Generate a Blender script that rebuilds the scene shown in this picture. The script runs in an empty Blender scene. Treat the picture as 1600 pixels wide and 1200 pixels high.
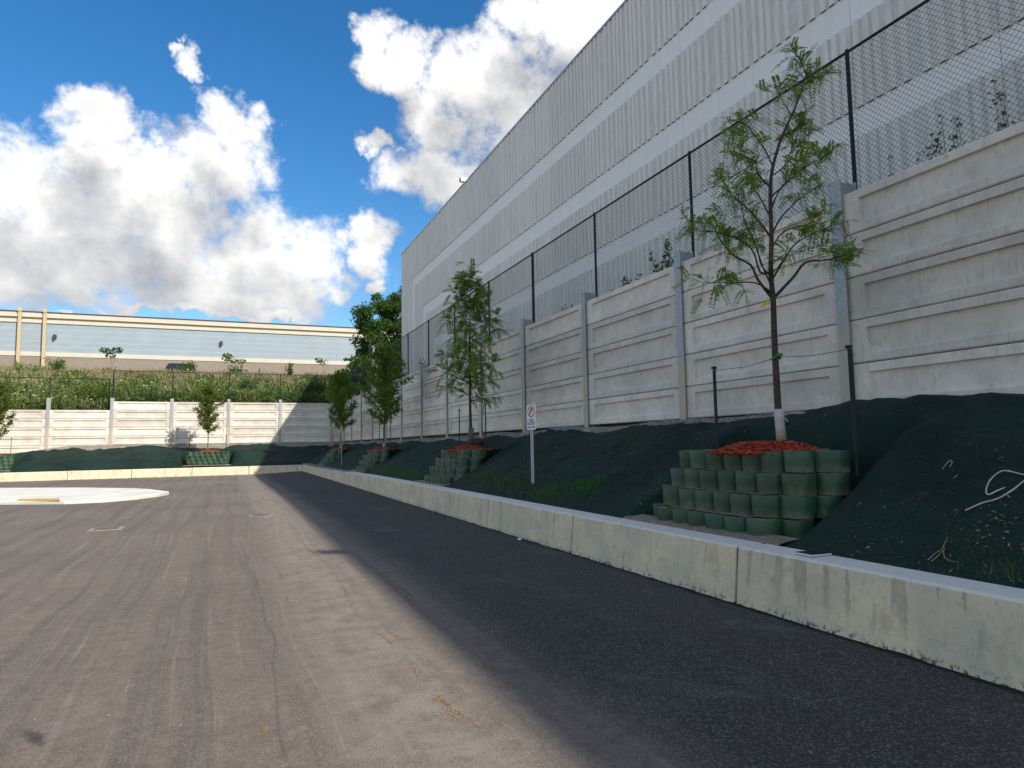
import bpy, math, random
from mathutils import Vector, Matrix, Euler, noise
R = math.radians
scn = bpy.context.scene
col = scn.collection

# ------------------------------------------------------------------ camera
FPX, YAW, PITCH, ROLL = 1063.0, R(22.593), R(5.058), R(-0.923)
EYE = Vector((0, 0, 1.6))
_f = Vector((math.sin(YAW)*math.cos(PITCH), math.cos(YAW)*math.cos(PITCH), math.sin(PITCH)))
_r0 = Vector((math.cos(YAW), -math.sin(YAW), 0)); _u0 = _r0.cross(_f)
_r = math.cos(ROLL)*_r0 + math.sin(ROLL)*_u0
_u = -math.sin(ROLL)*_r0 + math.cos(ROLL)*_u0
def ray(x, y): return (_f*FPX + _r*(x-800) - _u*(y-600)).normalized()
def onx(x, y, X): d = ray(x, y); return EYE + d*(X/d.x)
def ony(x, y, Y): d = ray(x, y); return EYE + d*(Y/d.y)
def onz(x, y, z): d = ray(x, y); return EYE + d*((z-1.6)/d.z)
cd = bpy.data.cameras.new('camera'); cam = bpy.data.objects.new('camera', cd); col.objects.link(cam)
cd.sensor_width = 36; cd.lens = FPX/1600*36; cd.clip_end = 3000; cd.clip_start = .05
m3 = Matrix((_r, _u, -_f)).transposed()
cam.matrix_world = Matrix.Translation(EYE) @ m3.to_4x4()
scn.camera = cam

# ------------------------------------------------------------------ light, sky, exposure
SUN_TO = Vector((1.0, -1.9, 1.59)).normalized()
SUN_EL = math.asin(SUN_TO.z); SUN_ROT = math.atan2(SUN_TO.x, SUN_TO.y)
SKY_STRENGTH = 0.10
sd = bpy.data.lights.new('sun', 'SUN'); sd.energy = 2.0; sd.angle = R(0.53); sd.color = (1, .94, .84)
so = bpy.data.objects.new('sun', sd); col.objects.link(so); so.location = (20, -40, 60)
so.rotation_euler = SUN_TO.to_track_quat('Z', 'Y').to_euler()
vs = scn.view_settings; vs.view_transform = 'Standard'; vs.look = 'None'; vs.gamma = 1; vs.use_curve_mapping = False
vs.exposure = 1.36

def nd(nt, t, ins=None, **kw):
    n = nt.nodes.new(t)
    for k, v in kw.items(): setattr(n, k, v)
    for k, v in (ins or {}).items():
        if isinstance(v, bpy.types.NodeSocket): nt.links.new(v, n.inputs[k])
        else: n.inputs[k].default_value = v
    return n
def math_(nt, op, a, b=None, c=None, clamp=False):
    ins = {0: a}
    if b is not None: ins[1] = b
    if c is not None: ins[2] = c
    return nd(nt, 'ShaderNodeMath', ins, operation=op, use_clamp=clamp).outputs[0]
def vmath(nt, op, a, b=None):
    ins = {0: a}
    if b is not None: ins[1] = b
    return nd(nt, 'ShaderNodeVectorMath', ins, operation=op).outputs[0]
def mixc(nt, fac, a, b, mode='MIX'):
    n = nd(nt, 'ShaderNodeMix', None, data_type='RGBA', blend_type=mode)
    for i, v in ((0, fac), (6, a), (7, b)):
        if isinstance(v, bpy.types.NodeSocket): nt.links.new(v, n.inputs[i])
        else: n.inputs[i].default_value = v if i == 0 or len(v) == 4 else (*v, 1)
    return n.outputs[2]
def ramp(nt, v, lo, hi, a=0., b=1., smooth=True):
    return nd(nt, 'ShaderNodeMapRange', {0: v, 1: lo, 2: hi, 3: a, 4: b}, interpolation_type='SMOOTHSTEP' if smooth else 'LINEAR').outputs[0]
def tnoise(nt, v, scale, detail=4, rough=.55, dist=0.):
    return nd(nt, 'ShaderNodeTexNoise', {'Vector': v, 'Scale': scale, 'Detail': detail, 'Roughness': rough, 'Distortion': dist}).outputs[0]

w = bpy.data.worlds.new('World'); scn.world = w; w.use_nodes = True
nt = w.node_tree; nt.nodes.clear()
# clouds: soft lumps in the sky, broken up by noise; (px, py, rx, ry) in photo pixels turned into directions
BL = [(30,285,105,62),(150,228,52,42),(175,285,85,58),(350,198,42,46),(338,262,72,60),(250,335,140,60),(430,362,80,58),
      (90,385,180,62),(300,405,210,66),(470,420,68,70),(500,468,36,42),(20,435,150,46),(330,458,170,36),
      (312,98,18,24),(294,72,12,14),(585,72,34,42),(640,105,44,46),(690,205,58,64),(790,125,88,70),(815,45,50,42),
      (910,60,90,78),(700,278,100,46),(850,190,145,80),(940,10,92,52),(592,236,24,14),(583,385,34,46),(578,445,20,14),
      (230,483,60,10),(330,493,60,8),(440,500,80,11)]
blobs = [(ray(px, py), rx*1.10/FPX, ry*1.10/FPX) for (px, py, rx, ry) in BL]
g = bpy.data.node_groups.new('cloud_density', 'ShaderNodeTree')
g.interface.new_socket('Vector', in_out='INPUT', socket_type='NodeSocketVector')
g.interface.new_socket('Density', in_out='OUTPUT', socket_type='NodeSocketFloat')
gi = g.nodes.new('NodeGroupInput'); go = g.nodes.new('NodeGroupOutput'); V = gi.outputs[0]
warp = nd(g, 'ShaderNodeTexNoise', {'Vector': V, 'Scale': 9., 'Detail': 5., 'Roughness': .6}).outputs[1]
wv = vmath(g, 'ADD', V, vmath(g, 'MULTIPLY', vmath(g, 'SUBTRACT', warp, (.5, .5, .5)), (.15, .15, .15)))
def dot(v, w_): return nd(g, 'ShaderNodeVectorMath', {0: v, 1: tuple(w_)}, operation='DOT_PRODUCT').outputs[1]
acc = None
for (c, sx, sy) in blobs:
    x = Vector((0, 0, 1)).cross(c).normalized(); y = c.cross(x)
    a_ = dot(wv, x/sx); b_ = dot(wv, y/sy)
    l2 = math_(g, 'MULTIPLY_ADD', b_, b_, math_(g, 'MULTIPLY', a_, a_))
    acc = l2 if acc is None else math_(g, 'MINIMUM', acc, l2)
inside = math_(g, 'SUBTRACT', 1.0, math_(g, 'MINIMUM', acc, 2.2))
# the same broken cumulus goes on round the rest of the sky
other = ramp(g, tnoise(g, V, 2.6, 3, .5), .38, .62, -1.0, .9)
fr = ramp(g, dot(V, _f), .74, .60)
base = math_(g, 'ADD', math_(g, 'MULTIPLY', inside, math_(g, 'SUBTRACT', 1., fr)), math_(g, 'MULTIPLY', other, fr))
n1 = tnoise(g, V, 10., 8, .60, .15)
dn = math_(g, 'ADD', math_(g, 'MULTIPLY_ADD', base, .80, .12), math_(g, 'MULTIPLY', math_(g, 'SUBTRACT', n1, .5), 1.9))
g.links.new(dn, go.inputs[0])
tc = nt.nodes.new('ShaderNodeTexCoord')
D = tc.outputs['Generated']
sky = nd(nt, 'ShaderNodeTexSky', None, sky_type='NISHITA', sun_disc=False, sun_elevation=SUN_EL, sun_rotation=SUN_ROT, air_density=1.0, dust_density=.25, ozone_density=2.2)
skyc = nd(nt, 'ShaderNodeHueSaturation', {'Saturation': 1.36, 'Value': SKY_STRENGTH*.64, 'Color': sky.outputs[0]}).outputs[0]
def grp(v):
    n = nt.nodes.new('ShaderNodeGroup'); n.node_tree = g; nt.links.new(v, n.inputs[0]); return n.outputs[0]
d0 = grp(D)
d1 = grp(vmath(nt, 'ADD', D, (.012, -.01, .080)))
edge = tnoise(nt, D, 50., 6, .65)
alpha = ramp(nt, math_(nt, 'ADD', d0, math_(nt, 'MULTIPLY', math_(nt, 'SUBTRACT', edge, .5), 1.25)), -.10, .80)
lit = ramp(nt, math_(nt, 'SUBTRACT', d0, d1), -.85, .70, -.04, .96, False)
det = tnoise(nt, D, 15., 8, .62)
lit = math_(nt, 'ADD', lit, math_(nt, 'MULTIPLY', math_(nt, 'SUBTRACT', det, .5), .62))
lit = math_(nt, 'SUBTRACT', lit, ramp(nt, d0, .45, 1.0, 0, .16), clamp=True)
cc = mixc(nt, lit, (.150, .158, .176), (.468, .462, .450))
out = mixc(nt, alpha, skyc, cc)
bg = nd(nt, 'ShaderNodeBackground', {0: out, 1: 1.0})
wo = nt.nodes.new('ShaderNodeOutputWorld'); nt.links.new(bg.outputs[0], wo.inputs[0])
w.cycles.sampling_method = 'NONE'
scn.cycles.max_bounces = 6; scn.cycles.diffuse_bounces = 4; scn.cycles.glossy_bounces = 2; scn.cycles.transmission_bounces = 3

# ------------------------------------------------------------------ mesh helpers
class MB:
    def __init__(s): s.v = []; s.f = []; s.m = []
    def add(s, vs, fs, m=0):
        o = len(s.v); s.v += [tuple(v) for v in vs]; s.f += [tuple(i+o for i in f) for f in fs]; s.m += [m]*len(fs)
    def box(s, x0, x1, y0, y1, z0, z1, m=0):
        s.add([(x0,y0,z0),(x1,y0,z0),(x1,y1,z0),(x0,y1,z0),(x0,y0,z1),(x1,y0,z1),(x1,y1,z1),(x0,y1,z1)],
              [(0,3,2,1),(4,5,6,7),(0,1,5,4),(1,2,6,5),(2,3,7,6),(3,0,4,7)], m)
    def tube(s, pts, r0, r1=None, n=6, m=0, cap=True):
        pts = [Vector(p) for p in pts]; k = len(pts)
        rs = r0 if isinstance(r0, (list, tuple)) else [r0 + ((r1 if r1 is not None else r0)-r0)*i/(k-1) for i in range(k)]
        vs = []; ref = None
        for i, p in enumerate(pts):
            t = (pts[min(i+1, k-1)] - pts[max(i-1, 0)]).normalized()
            if ref is None: ref = Vector((0, 0, 1)) if abs(t.z) < .9 else Vector((1, 0, 0))
            a = t.cross(ref).normalized(); b = t.cross(a); ref = -b if False else ref
            for j in range(n):
                q = 2*math.pi*j/n; vs.append(p + (a*math.cos(q) + b*math.sin(q))*rs[i])
        fs = [(i*n+j, i*n+(j+1)%n, (i+1)*n+(j+1)%n, (i+1)*n+j) for i in range(k-1) for j in range(n)]
        if cap: fs += [tuple(range(n-1, -1, -1)), tuple((k-1)*n+j for j in range(n))]
        s.add(vs, fs, m)
    def prism(s, poly, z0, z1, m=0, mt=None):
        n = len(poly)
        s.add([(x, y, z0) for x, y in poly] + [(x, y, z1) for x, y in poly],
              [tuple(range(n-1, -1, -1))] + [(i, (i+1) % n, n+(i+1) % n, n+i) for i in range(n)], m)
        s.add([(x, y, z1) for x, y in poly], [tuple(range(n))], m if mt is None else mt)
    def build(s, name, mats, parent=None, loc=(0,0,0), smooth=False):
        me = bpy.data.meshes.new(name); me.from_pydata(s.v, [], s.f)
        for mm in (mats if isinstance(mats, (list, tuple)) else [mats]): me.materials.append(mm)
        if any(s.m): me.polygons.foreach_set('material_index', s.m)
        if smooth: me.polygons.foreach_set('use_smooth', [True]*len(s.f))
        me.update(); return link(name, me, parent, loc)
def link(name, me, parent=None, loc=(0,0,0), rz=0., sc=None):
    o = bpy.data.objects.new(name, me); col.objects.link(o)
    if parent: o.parent = parent
    o.location = loc; o.rotation_euler = (0, 0, rz)
    if sc: o.scale = sc
    return o
def thing(name, label, cat, loc=(0,0,0), rz=0., group=None):
    o = bpy.data.objects.new(name, None); col.objects.link(o); o.location = loc; o.rotation_euler = (0, 0, rz)
    o.empty_display_size = .2
    return tag(o, label, cat, group)
def tag(o, label, cat=None, group=None, kind=None):
    if label: o['label'] = label
    if cat: o['category'] = cat
    if group: o['group'] = group
    if kind: o['kind'] = kind
    return o
def struct(o, label, cat): return tag(o, label, cat, kind='structure')
def fbm(x, y, z=0., o=4): return noise.fractal(Vector((x, y, z)), 1.0, 2.0, o)
def sst(a, b, x):
    t = max(0., min(1., (x-a)/(b-a))); return t*t*(3-2*t)

# ------------------------------------------------------------------ materials
def new_mat(name):
    m = bpy.data.materials.new(name); m.use_nodes = True; n = m.node_tree; n.nodes.clear()
    o = n.nodes.new('ShaderNodeOutputMaterial'); b = n.nodes.new('ShaderNodeBsdfPrincipled'); n.links.new(b.outputs[0], o.inputs[0])
    return m, n, b, o
def coords(n, rnd=True, world=False):
    if world: return nd(n, 'ShaderNodeNewGeometry').outputs['Position']
    t = nd(n, 'ShaderNodeTexCoord').outputs['Object']
    if not rnd: return t
    r_ = nd(n, 'ShaderNodeObjectInfo').outputs['Random']
    k = nd(n, 'ShaderNodeCombineXYZ', {0: math_(n, 'MULTIPLY', r_, 37.), 1: math_(n, 'MULTIPLY', r_, 71.), 2: math_(n, 'MULTIPLY', r_, 13.)}).outputs[0]
    return vmath(n, 'ADD', t, k)
def tone(n, c, lo=.86, hi=1.06):
    k = nd(n, 'ShaderNodeMapRange', {0: nd(n, 'ShaderNodeObjectInfo').outputs['Random'], 3: lo, 4: hi}).outputs[0]
    return mixc(n, 1., c, nd(n, 'ShaderNodeCombineColor', {0: k, 1: k, 2: k}).outputs[0], 'MULTIPLY')
def setin(n, b, key, v):
    if isinstance(v, bpy.types.NodeSocket): n.links.new(v, b.inputs[key])
    else: b.inputs[key].default_value = (*v, 1) if isinstance(v, tuple) and len(v) == 3 else v
def bump(n, b, h, strength=.3, dist=.01):
    x = nd(n, 'ShaderNodeBump', {'Height': h, 'Strength': strength, 'Distance': dist}); n.links.new(x.outputs[0], b.inputs['Normal'])
def simple(name, c, rough=.7, metal=0., var=.25, scale=6., bmp=0., c2=None, world=False, spec=.3):
    m, n, b, o = new_mat(name); P = coords(n, world=world)
    f = tnoise(n, P, scale, 5, .6)
    c2 = c2 or tuple(x*(1-var) for x in c)
    setin(n, b, 'Base Color', mixc(n, ramp(n, f, .3, .7), c, c2)); b.inputs['Roughness'].default_value = rough
    b.inputs['Metallic'].default_value = metal; b.inputs['Specular IOR Level'].default_value = spec
    if bmp: bump(n, b, tnoise(n, P, scale*6, 3), bmp, .01)
    return m
def leaf_mat(name, c1, c2, trans=.35, c3=None):
    m, n, b, o = new_mat(name)
    rnd = nd(n, 'ShaderNodeNewGeometry').outputs['Random Per Island']
    c = mixc(n, rnd, c1, c2)
    if c3: c = mixc(n, ramp(n, rnd, .93, .97), c, c3)
    setin(n, b, 'Base Color', c); b.inputs['Roughness'].default_value = .55; b.inputs['Specular IOR Level'].default_value = .25
    t = nd(n, 'ShaderNodeBsdfTranslucent', {0: mixc(n, .5, c, (.22, .30, .03))})
    mx = nd(n, 'ShaderNodeMixShader', {0: trans, 1: b.outputs[0], 2: t.outputs[0]}); n.links.new(mx.outputs[0], o.inputs[0])
    return m

def concrete_panel():
    m, n, b, o = new_mat('precast_concrete'); P = coords(n)
    Z = nd(n, 'ShaderNodeSeparateXYZ', {0: P}).outputs
    big = tnoise(n, P, 1.3, 5, .6); mid = tnoise(n, P, 7., 6, .65)
    streak = tnoise(n, nd(n, 'ShaderNodeMapping', {0: P, 3: (9., 9., .8)}).outputs[0], 3., 4, .6)
    c = mixc(n, ramp(n, big, .33, .68), (.83, .755, .65), (.68, .615, .53))
    c = mixc(n, ramp(n, mid, .45, .75, 0, .42), c, (.46, .425, .375))
    c = mixc(n, ramp(n, streak, .52, .75, 0, .42), c, (.38, .355, .315))
    rust = ramp(n, tnoise(n, P, 2.1, 4, .7), .66, .74, 0, .55)
    c = mixc(n, rust, c, (.45, .33, .19))
    c = mixc(n, ramp(n, tnoise(n, P, 60., 2), .66, .74, 0, .5), c, (.25, .24, .22))
    setin(n, b, 'Base Color', tone(n, c, .84, 1.06)); b.inputs['Roughness'].default_value = .9; b.inputs['Specular IOR Level'].default_value = .2
    bump(n, b, tnoise(n, P, 45., 5, .7), .25, .006); return m
def kerb_concrete():
    m, n, b, o = new_mat('kerb_concrete'); P = coords(n)
    Lc = nd(n, 'ShaderNodeTexCoord').outputs['Object']; z = nd(n, 'ShaderNodeSeparateXYZ', {0: Lc}).outputs[2]
    big = tnoise(n, P, 1.6, 5, .6, .4); mid = tnoise(n, P, 9., 6, .65)
    c = mixc(n, ramp(n, big, .35, .65), (.86, .705, .46), (.68, .585, .43))
    c = mixc(n, ramp(n, tnoise(n, P, 2.6, 5, .7, .3), .53, .70, 0, .6), c, (.60, .43, .22))
    drip = tnoise(n, nd(n, 'ShaderNodeMapping', {0: P, 3: (5.5, 5.5, .5)}).outputs[0], 1.6, 3, .5, .6)
    dm = math_(n, 'MULTIPLY', ramp(n, math_(n, 'ADD', drip, math_(n, 'MULTIPLY', mid, .12)), .63, .70), ramp(n, math_(n, 'ADD', z, math_(n, 'MULTIPLY', mid, .35)), .15, .5))
    c = mixc(n, math_(n, 'MULTIPLY', dm, math_(n, 'MULTIPLY', mid, .9)), c, (.34, .29, .22))
    c = mixc(n, ramp(n, tnoise(n, P, 17., 7, .7), .48, .72, 0, .45), c, (.46, .39, .28))
    c = mixc(n, ramp(n, tnoise(n, P, 55., 2), .68, .73, 0, .8), c, (.10, .09, .08))
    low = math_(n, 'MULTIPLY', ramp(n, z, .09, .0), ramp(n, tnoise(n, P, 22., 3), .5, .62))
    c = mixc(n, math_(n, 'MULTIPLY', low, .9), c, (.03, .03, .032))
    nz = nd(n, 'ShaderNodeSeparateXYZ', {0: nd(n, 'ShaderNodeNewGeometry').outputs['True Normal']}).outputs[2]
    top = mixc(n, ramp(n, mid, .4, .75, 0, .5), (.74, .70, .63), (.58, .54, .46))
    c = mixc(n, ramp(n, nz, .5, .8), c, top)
    setin(n, b, 'Base Color', c); b.inputs['Roughness'].default_value = .9; b.inputs['Specular IOR Level'].default_value = .2
    bump(n, b, tnoise(n, P, 38., 6, .7), .35, .008); return m
def asphalt():
    m, n, b, o = new_mat('asphalt'); P = coords(n, world=True)
    S = nd(n, 'ShaderNodeSeparateXYZ', {0: P}).outputs
    warp = vmath(n, 'ADD', P, vmath(n, 'MULTIPLY', vmath(n, 'SUBTRACT', nd(n, 'ShaderNodeTexNoise', {'Vector': P, 'Scale': .12, 'Detail': 2.}).outputs[1], (.5,.5,.5)), (.9, 0, 0)))
    def st(sc, s, d=4, r=.6): return tnoise(n, nd(n, 'ShaderNodeMapping', {0: warp, 3: sc}).outputs[0], s, d, r)
    big = tnoise(n, P, .22, 4, .6)
    c = mixc(n, ramp(n, big, .3, .7), (.250, .196, .150), (.185, .149, .120))
    c = mixc(n, ramp(n, st((2.6, .05, 1), 1.5, 5, .65), .44, .66, 0, .55), c, (.095, .079, .066))
    c = mixc(n, ramp(n, st((5.5, .07, 1), 1.7, 6, .75), .52, .70, 0, .60), c, (.38, .31, .24))
    sm = tnoise(n, nd(n, 'ShaderNodeMapping', {0: P, 3: (1., .55, 1)}).outputs[0], 1.1, 7, .72, .6)
    c = mixc(n, ramp(n, sm, .58, .78, 0, .42), c, (.36, .32, .28))
    c = mixc(n, ramp(n, tnoise(n, P, 7., 5, .7, .3), .36, .66, .42, 0), c, (.105, .085, .070))
    c = mixc(n, ramp(n, tnoise(n, vmath(n, 'ADD', P, (9., 4., 0)), 4., 6, .75, .5), .56, .74, 0, .45), c, (.40, .33, .26))
    # building shadow put into the colour: darker from the shadow edge to the kerb
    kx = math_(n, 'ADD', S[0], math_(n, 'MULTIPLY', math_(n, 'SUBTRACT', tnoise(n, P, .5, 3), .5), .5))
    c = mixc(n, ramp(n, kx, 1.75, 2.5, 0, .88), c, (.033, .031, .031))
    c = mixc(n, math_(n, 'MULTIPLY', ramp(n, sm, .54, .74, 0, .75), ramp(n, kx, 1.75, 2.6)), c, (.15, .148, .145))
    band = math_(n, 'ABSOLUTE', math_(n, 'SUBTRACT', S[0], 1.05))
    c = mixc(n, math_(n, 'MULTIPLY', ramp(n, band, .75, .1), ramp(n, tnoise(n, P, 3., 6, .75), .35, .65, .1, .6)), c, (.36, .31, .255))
    # paving joint between two passes
    for (x0, ww, amt) in ((.35, .010, .30), (-3.2, .012, .30)):
        dx = math_(n, 'ABSOLUTE', math_(n, 'SUBTRACT', math_(n, 'ADD', S[0], math_(n, 'MULTIPLY', tnoise(n, P, .35, 2), .5)), x0+.25))
        c = mixc(n, ramp(n, dx, ww*2, 0, 0, amt), c, (.03, .028, .027))
    fine = tnoise(n, P, 75., 3, .75); vor = nd(n, 'ShaderNodeTexVoronoi', {'Vector': P, 'Scale': 95.}).outputs
    c = mixc(n, ramp(n, fine, .52, .70, 0, .75), c, (.030, .028, .027))
    c = mixc(n, math_(n, 'MULTIPLY', ramp(n, nd(n, 'ShaderNodeSeparateColor', {0: vor[1]}).outputs[0], .72, .95), .55), c, (.27, .245, .22))
    # one oily scuff
    q = nd(n, 'ShaderNodeMapping', {0: P, 1: tuple(onz(52, 1152, 0)), 2: (0, 0, R(-62)), 3: (.18, .05, 1)}, vector_type='TEXTURE').outputs[0]
    c = mixc(n, math_(n, 'MULTIPLY', ramp(n, math_(n, 'ADD', nd(n, 'ShaderNodeVectorMath', {0: q}, operation='LENGTH').outputs[1], math_(n, 'MULTIPLY', math_(n, 'SUBTRACT', tnoise(n, P, 14., 5, .7), .5), 2.2)), 1.3, .2), .7), c, (.03, .03, .032))
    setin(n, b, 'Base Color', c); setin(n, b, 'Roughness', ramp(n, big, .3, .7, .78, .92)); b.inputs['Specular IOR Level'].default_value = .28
    bump(n, b, math_(n, 'ADD', math_(n, 'MULTIPLY', fine, 1.), math_(n, 'MULTIPLY', vor[0], .5)), .55, .012); return m
def netting():
    m, n, b, o = new_mat('erosion_netting'); P = coords(n, world=True)
    big = tnoise(n, P, .8, 5, .65); fine = tnoise(n, P, 30., 4, .7)
    fold = tnoise(n, nd(n, 'ShaderNodeMapping', {0: P, 2: (0, 0, .5), 3: (1., 3., 2.)}).outputs[0], 1.7, 5, .6, .8)
    c = mixc(n, ramp(n, big, .35, .7), (.013, .037, .027), (.006, .018, .014))
    c = mixc(n, ramp(n, fine, .5, .75, 0, .6), c, (.003, .009, .009))
    c = mixc(n, ramp(n, tnoise(n, P, 2.2, 5, .75), .62, .80, 0, .45), c, (.12, .105, .065))
    fib = tnoise(n, nd(n, 'ShaderNodeMapping', {0: P, 2: (.3, .2, .6), 3: (9., 60., 30.)}).outputs[0], 1.4, 4, .7)
    c = mixc(n, ramp(n, fib, .55, .75, 0, .6), c, (.035, .062, .045))
    setin(n, b, 'Base Color', c); b.inputs['Roughness'].default_value = .75; b.inputs['Specular IOR Level'].default_value = .2
    bump(n, b, math_(n, 'ADD', fold, math_(n, 'MULTIPLY', fine, .35)), 1., .09); return m
def galvanised():
    m, n, b, o = new_mat('galvanised_steel'); P = coords(n)
    z = nd(n, 'ShaderNodeSeparateXYZ', {0: nd(n, 'ShaderNodeTexCoord').outputs['Object']}).outputs[2]
    v = nd(n, 'ShaderNodeTexVoronoi', {'Vector': P, 'Scale': 26.}).outputs[1]
    sp = nd(n, 'ShaderNodeSeparateColor', {0: v}).outputs[0]
    c = mixc(n, sp, (.34, .35, .35), (.46, .47, .47))
    st = math_(n, 'ADD', z, math_(n, 'MULTIPLY', math_(n, 'SUBTRACT', tnoise(n, nd(n, 'ShaderNodeMapping', {0: P, 3: (6, 6, 1)}).outputs[0], 2., 5, .7), .5), 2.6))
    fac = ramp(n, st, 1.75, 1.1)
    c = mixc(n, math_(n, 'MULTIPLY', fac, .85), c, (.50, .44, .31))
    setin(n, b, 'Base Color', c); setin(n, b, 'Metallic', ramp(n, fac, 0, 1, .35, 0)); b.inputs['Roughness'].default_value = .55; return m
def rib_mat():
    m, n, b, o = new_mat('rough_rib_concrete'); P = coords(n)
    s = tnoise(n, nd(n, 'ShaderNodeMapping', {0: P, 3: (1, 1, .12)}).outputs[0], 9., 4, .6); f = tnoise(n, P, 30., 3, .7)
    c = mixc(n, ramp(n, s, .35, .7), (.86, .82, .76), (.76, .725, .675)); c = mixc(n, ramp(n, f, .5, .7, 0, .35), c, (.46, .44, .41))
    setin(n, b, 'Base Color', tone(n, c, .92, 1.04)); b.inputs['Roughness'].default_value = .95; bump(n, b, f, .5, .012); return m
def smooth_mat():
    m, n, b, o = new_mat('smooth_panel_concrete'); P = coords(n)
    s = tnoise(n, nd(n, 'ShaderNodeMapping', {0: P, 3: (1, 1, .15)}).outputs[0], 5., 4, .6)
    setin(n, b, 'Base Color', mixc(n, ramp(n, s, .3, .75), (.92, .89, .845), (.87, .84, .80))); b.inputs['Roughness'].default_value = .85; return m
def siding():
    m, n, b, o = new_mat('ribbed_blue_siding'); P = coords(n, world=True)
    S = nd(n, 'ShaderNodeSeparateXYZ', {0: P}).outputs
    rib = math_(n, 'FRACT', math_(n, 'MULTIPLY', S[2], 8.)); seam = math_(n, 'FRACT', math_(n, 'MULTIPLY', math_(n, 'SUBTRACT', S[2], 13.0), 1.5))
    c = mixc(n, ramp(n, tnoise(n, P, .6, 3), .3, .7), (.385, .455, .505), (.35, .42, .47))
    c = mixc(n, ramp(n, rib, .85, 1., 0, .25), c, (.17, .22, .27))
    c = mixc(n, ramp(n, seam, .84, .90, 0, .5), c, (.50, .56, .60))
    bump(n, b, math_(n, 'SINE', math_(n, 'MULTIPLY', S[2], 50.)), .6, .03)
    setin(n, b, 'Base Color', c); b.inputs['Roughness'].default_value = .65; return m
def block_mat():
    m, n, b, o = new_mat('brown_split_block'); P = coords(n, world=True)
    q = nd(n, 'ShaderNodeCombineXYZ', {0: nd(n, 'ShaderNodeSeparateXYZ', {0: P}).outputs[0], 1: nd(n, 'ShaderNodeSeparateXYZ', {0: P}).outputs[2]}).outputs[0]
    br = nd(n, 'ShaderNodeTexBrick', {'Vector': q, 'Color1': (.30, .245, .195, 1), 'Color2': (.26, .21, .17, 1), 'Mortar': (.33, .28, .235, 1), 'Scale': 1., 'Mortar Size': .012, 'Brick Width': .4, 'Row Height': .2})
    setin(n, b, 'Base Color', br.outputs[0]); b.inputs['Roughness'].default_value = .9; return m
def mulch_mat():
    m, n, b, o = new_mat('red_mulch'); rnd = nd(n, 'ShaderNodeNewGeometry').outputs['Random Per Island']
    setin(n, b, 'Base Color', mixc(n, rnd, (.58, .075, .025), (.30, .038, .014))); b.inputs['Roughness'].default_value = .8; return m
def pot_mat():
    m, n, b, o = new_mat('green_plastic_pot'); P = coords(n)
    z = nd(n, 'ShaderNodeSeparateXYZ', {0: nd(n, 'ShaderNodeTexCoord').outputs['Object']}).outputs[2]
    d = ramp(n, math_(n, 'ADD', math_(n, 'MULTIPLY', z, 3.2), tnoise(n, P, 9., 5, .7)), 0.85, .30, 0, .62)
    c = mixc(n, ramp(n, tnoise(n, P, 3., 3), .3, .7), (.036, .092, .046), (.024, .066, .035))
    c = mixc(n, d, c, (.24, .205, .145))
    c = mixc(n, ramp(n, tnoise(n, P, 26., 5, .7), .60, .78, 0, .45), c, (.22, .20, .15))
    setin(n, b, 'Base Color', tone(n, c, .75, 1.2)); setin(n, b, 'Roughness', ramp(n, d, 0, .6, .42, .8)); return m

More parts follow.
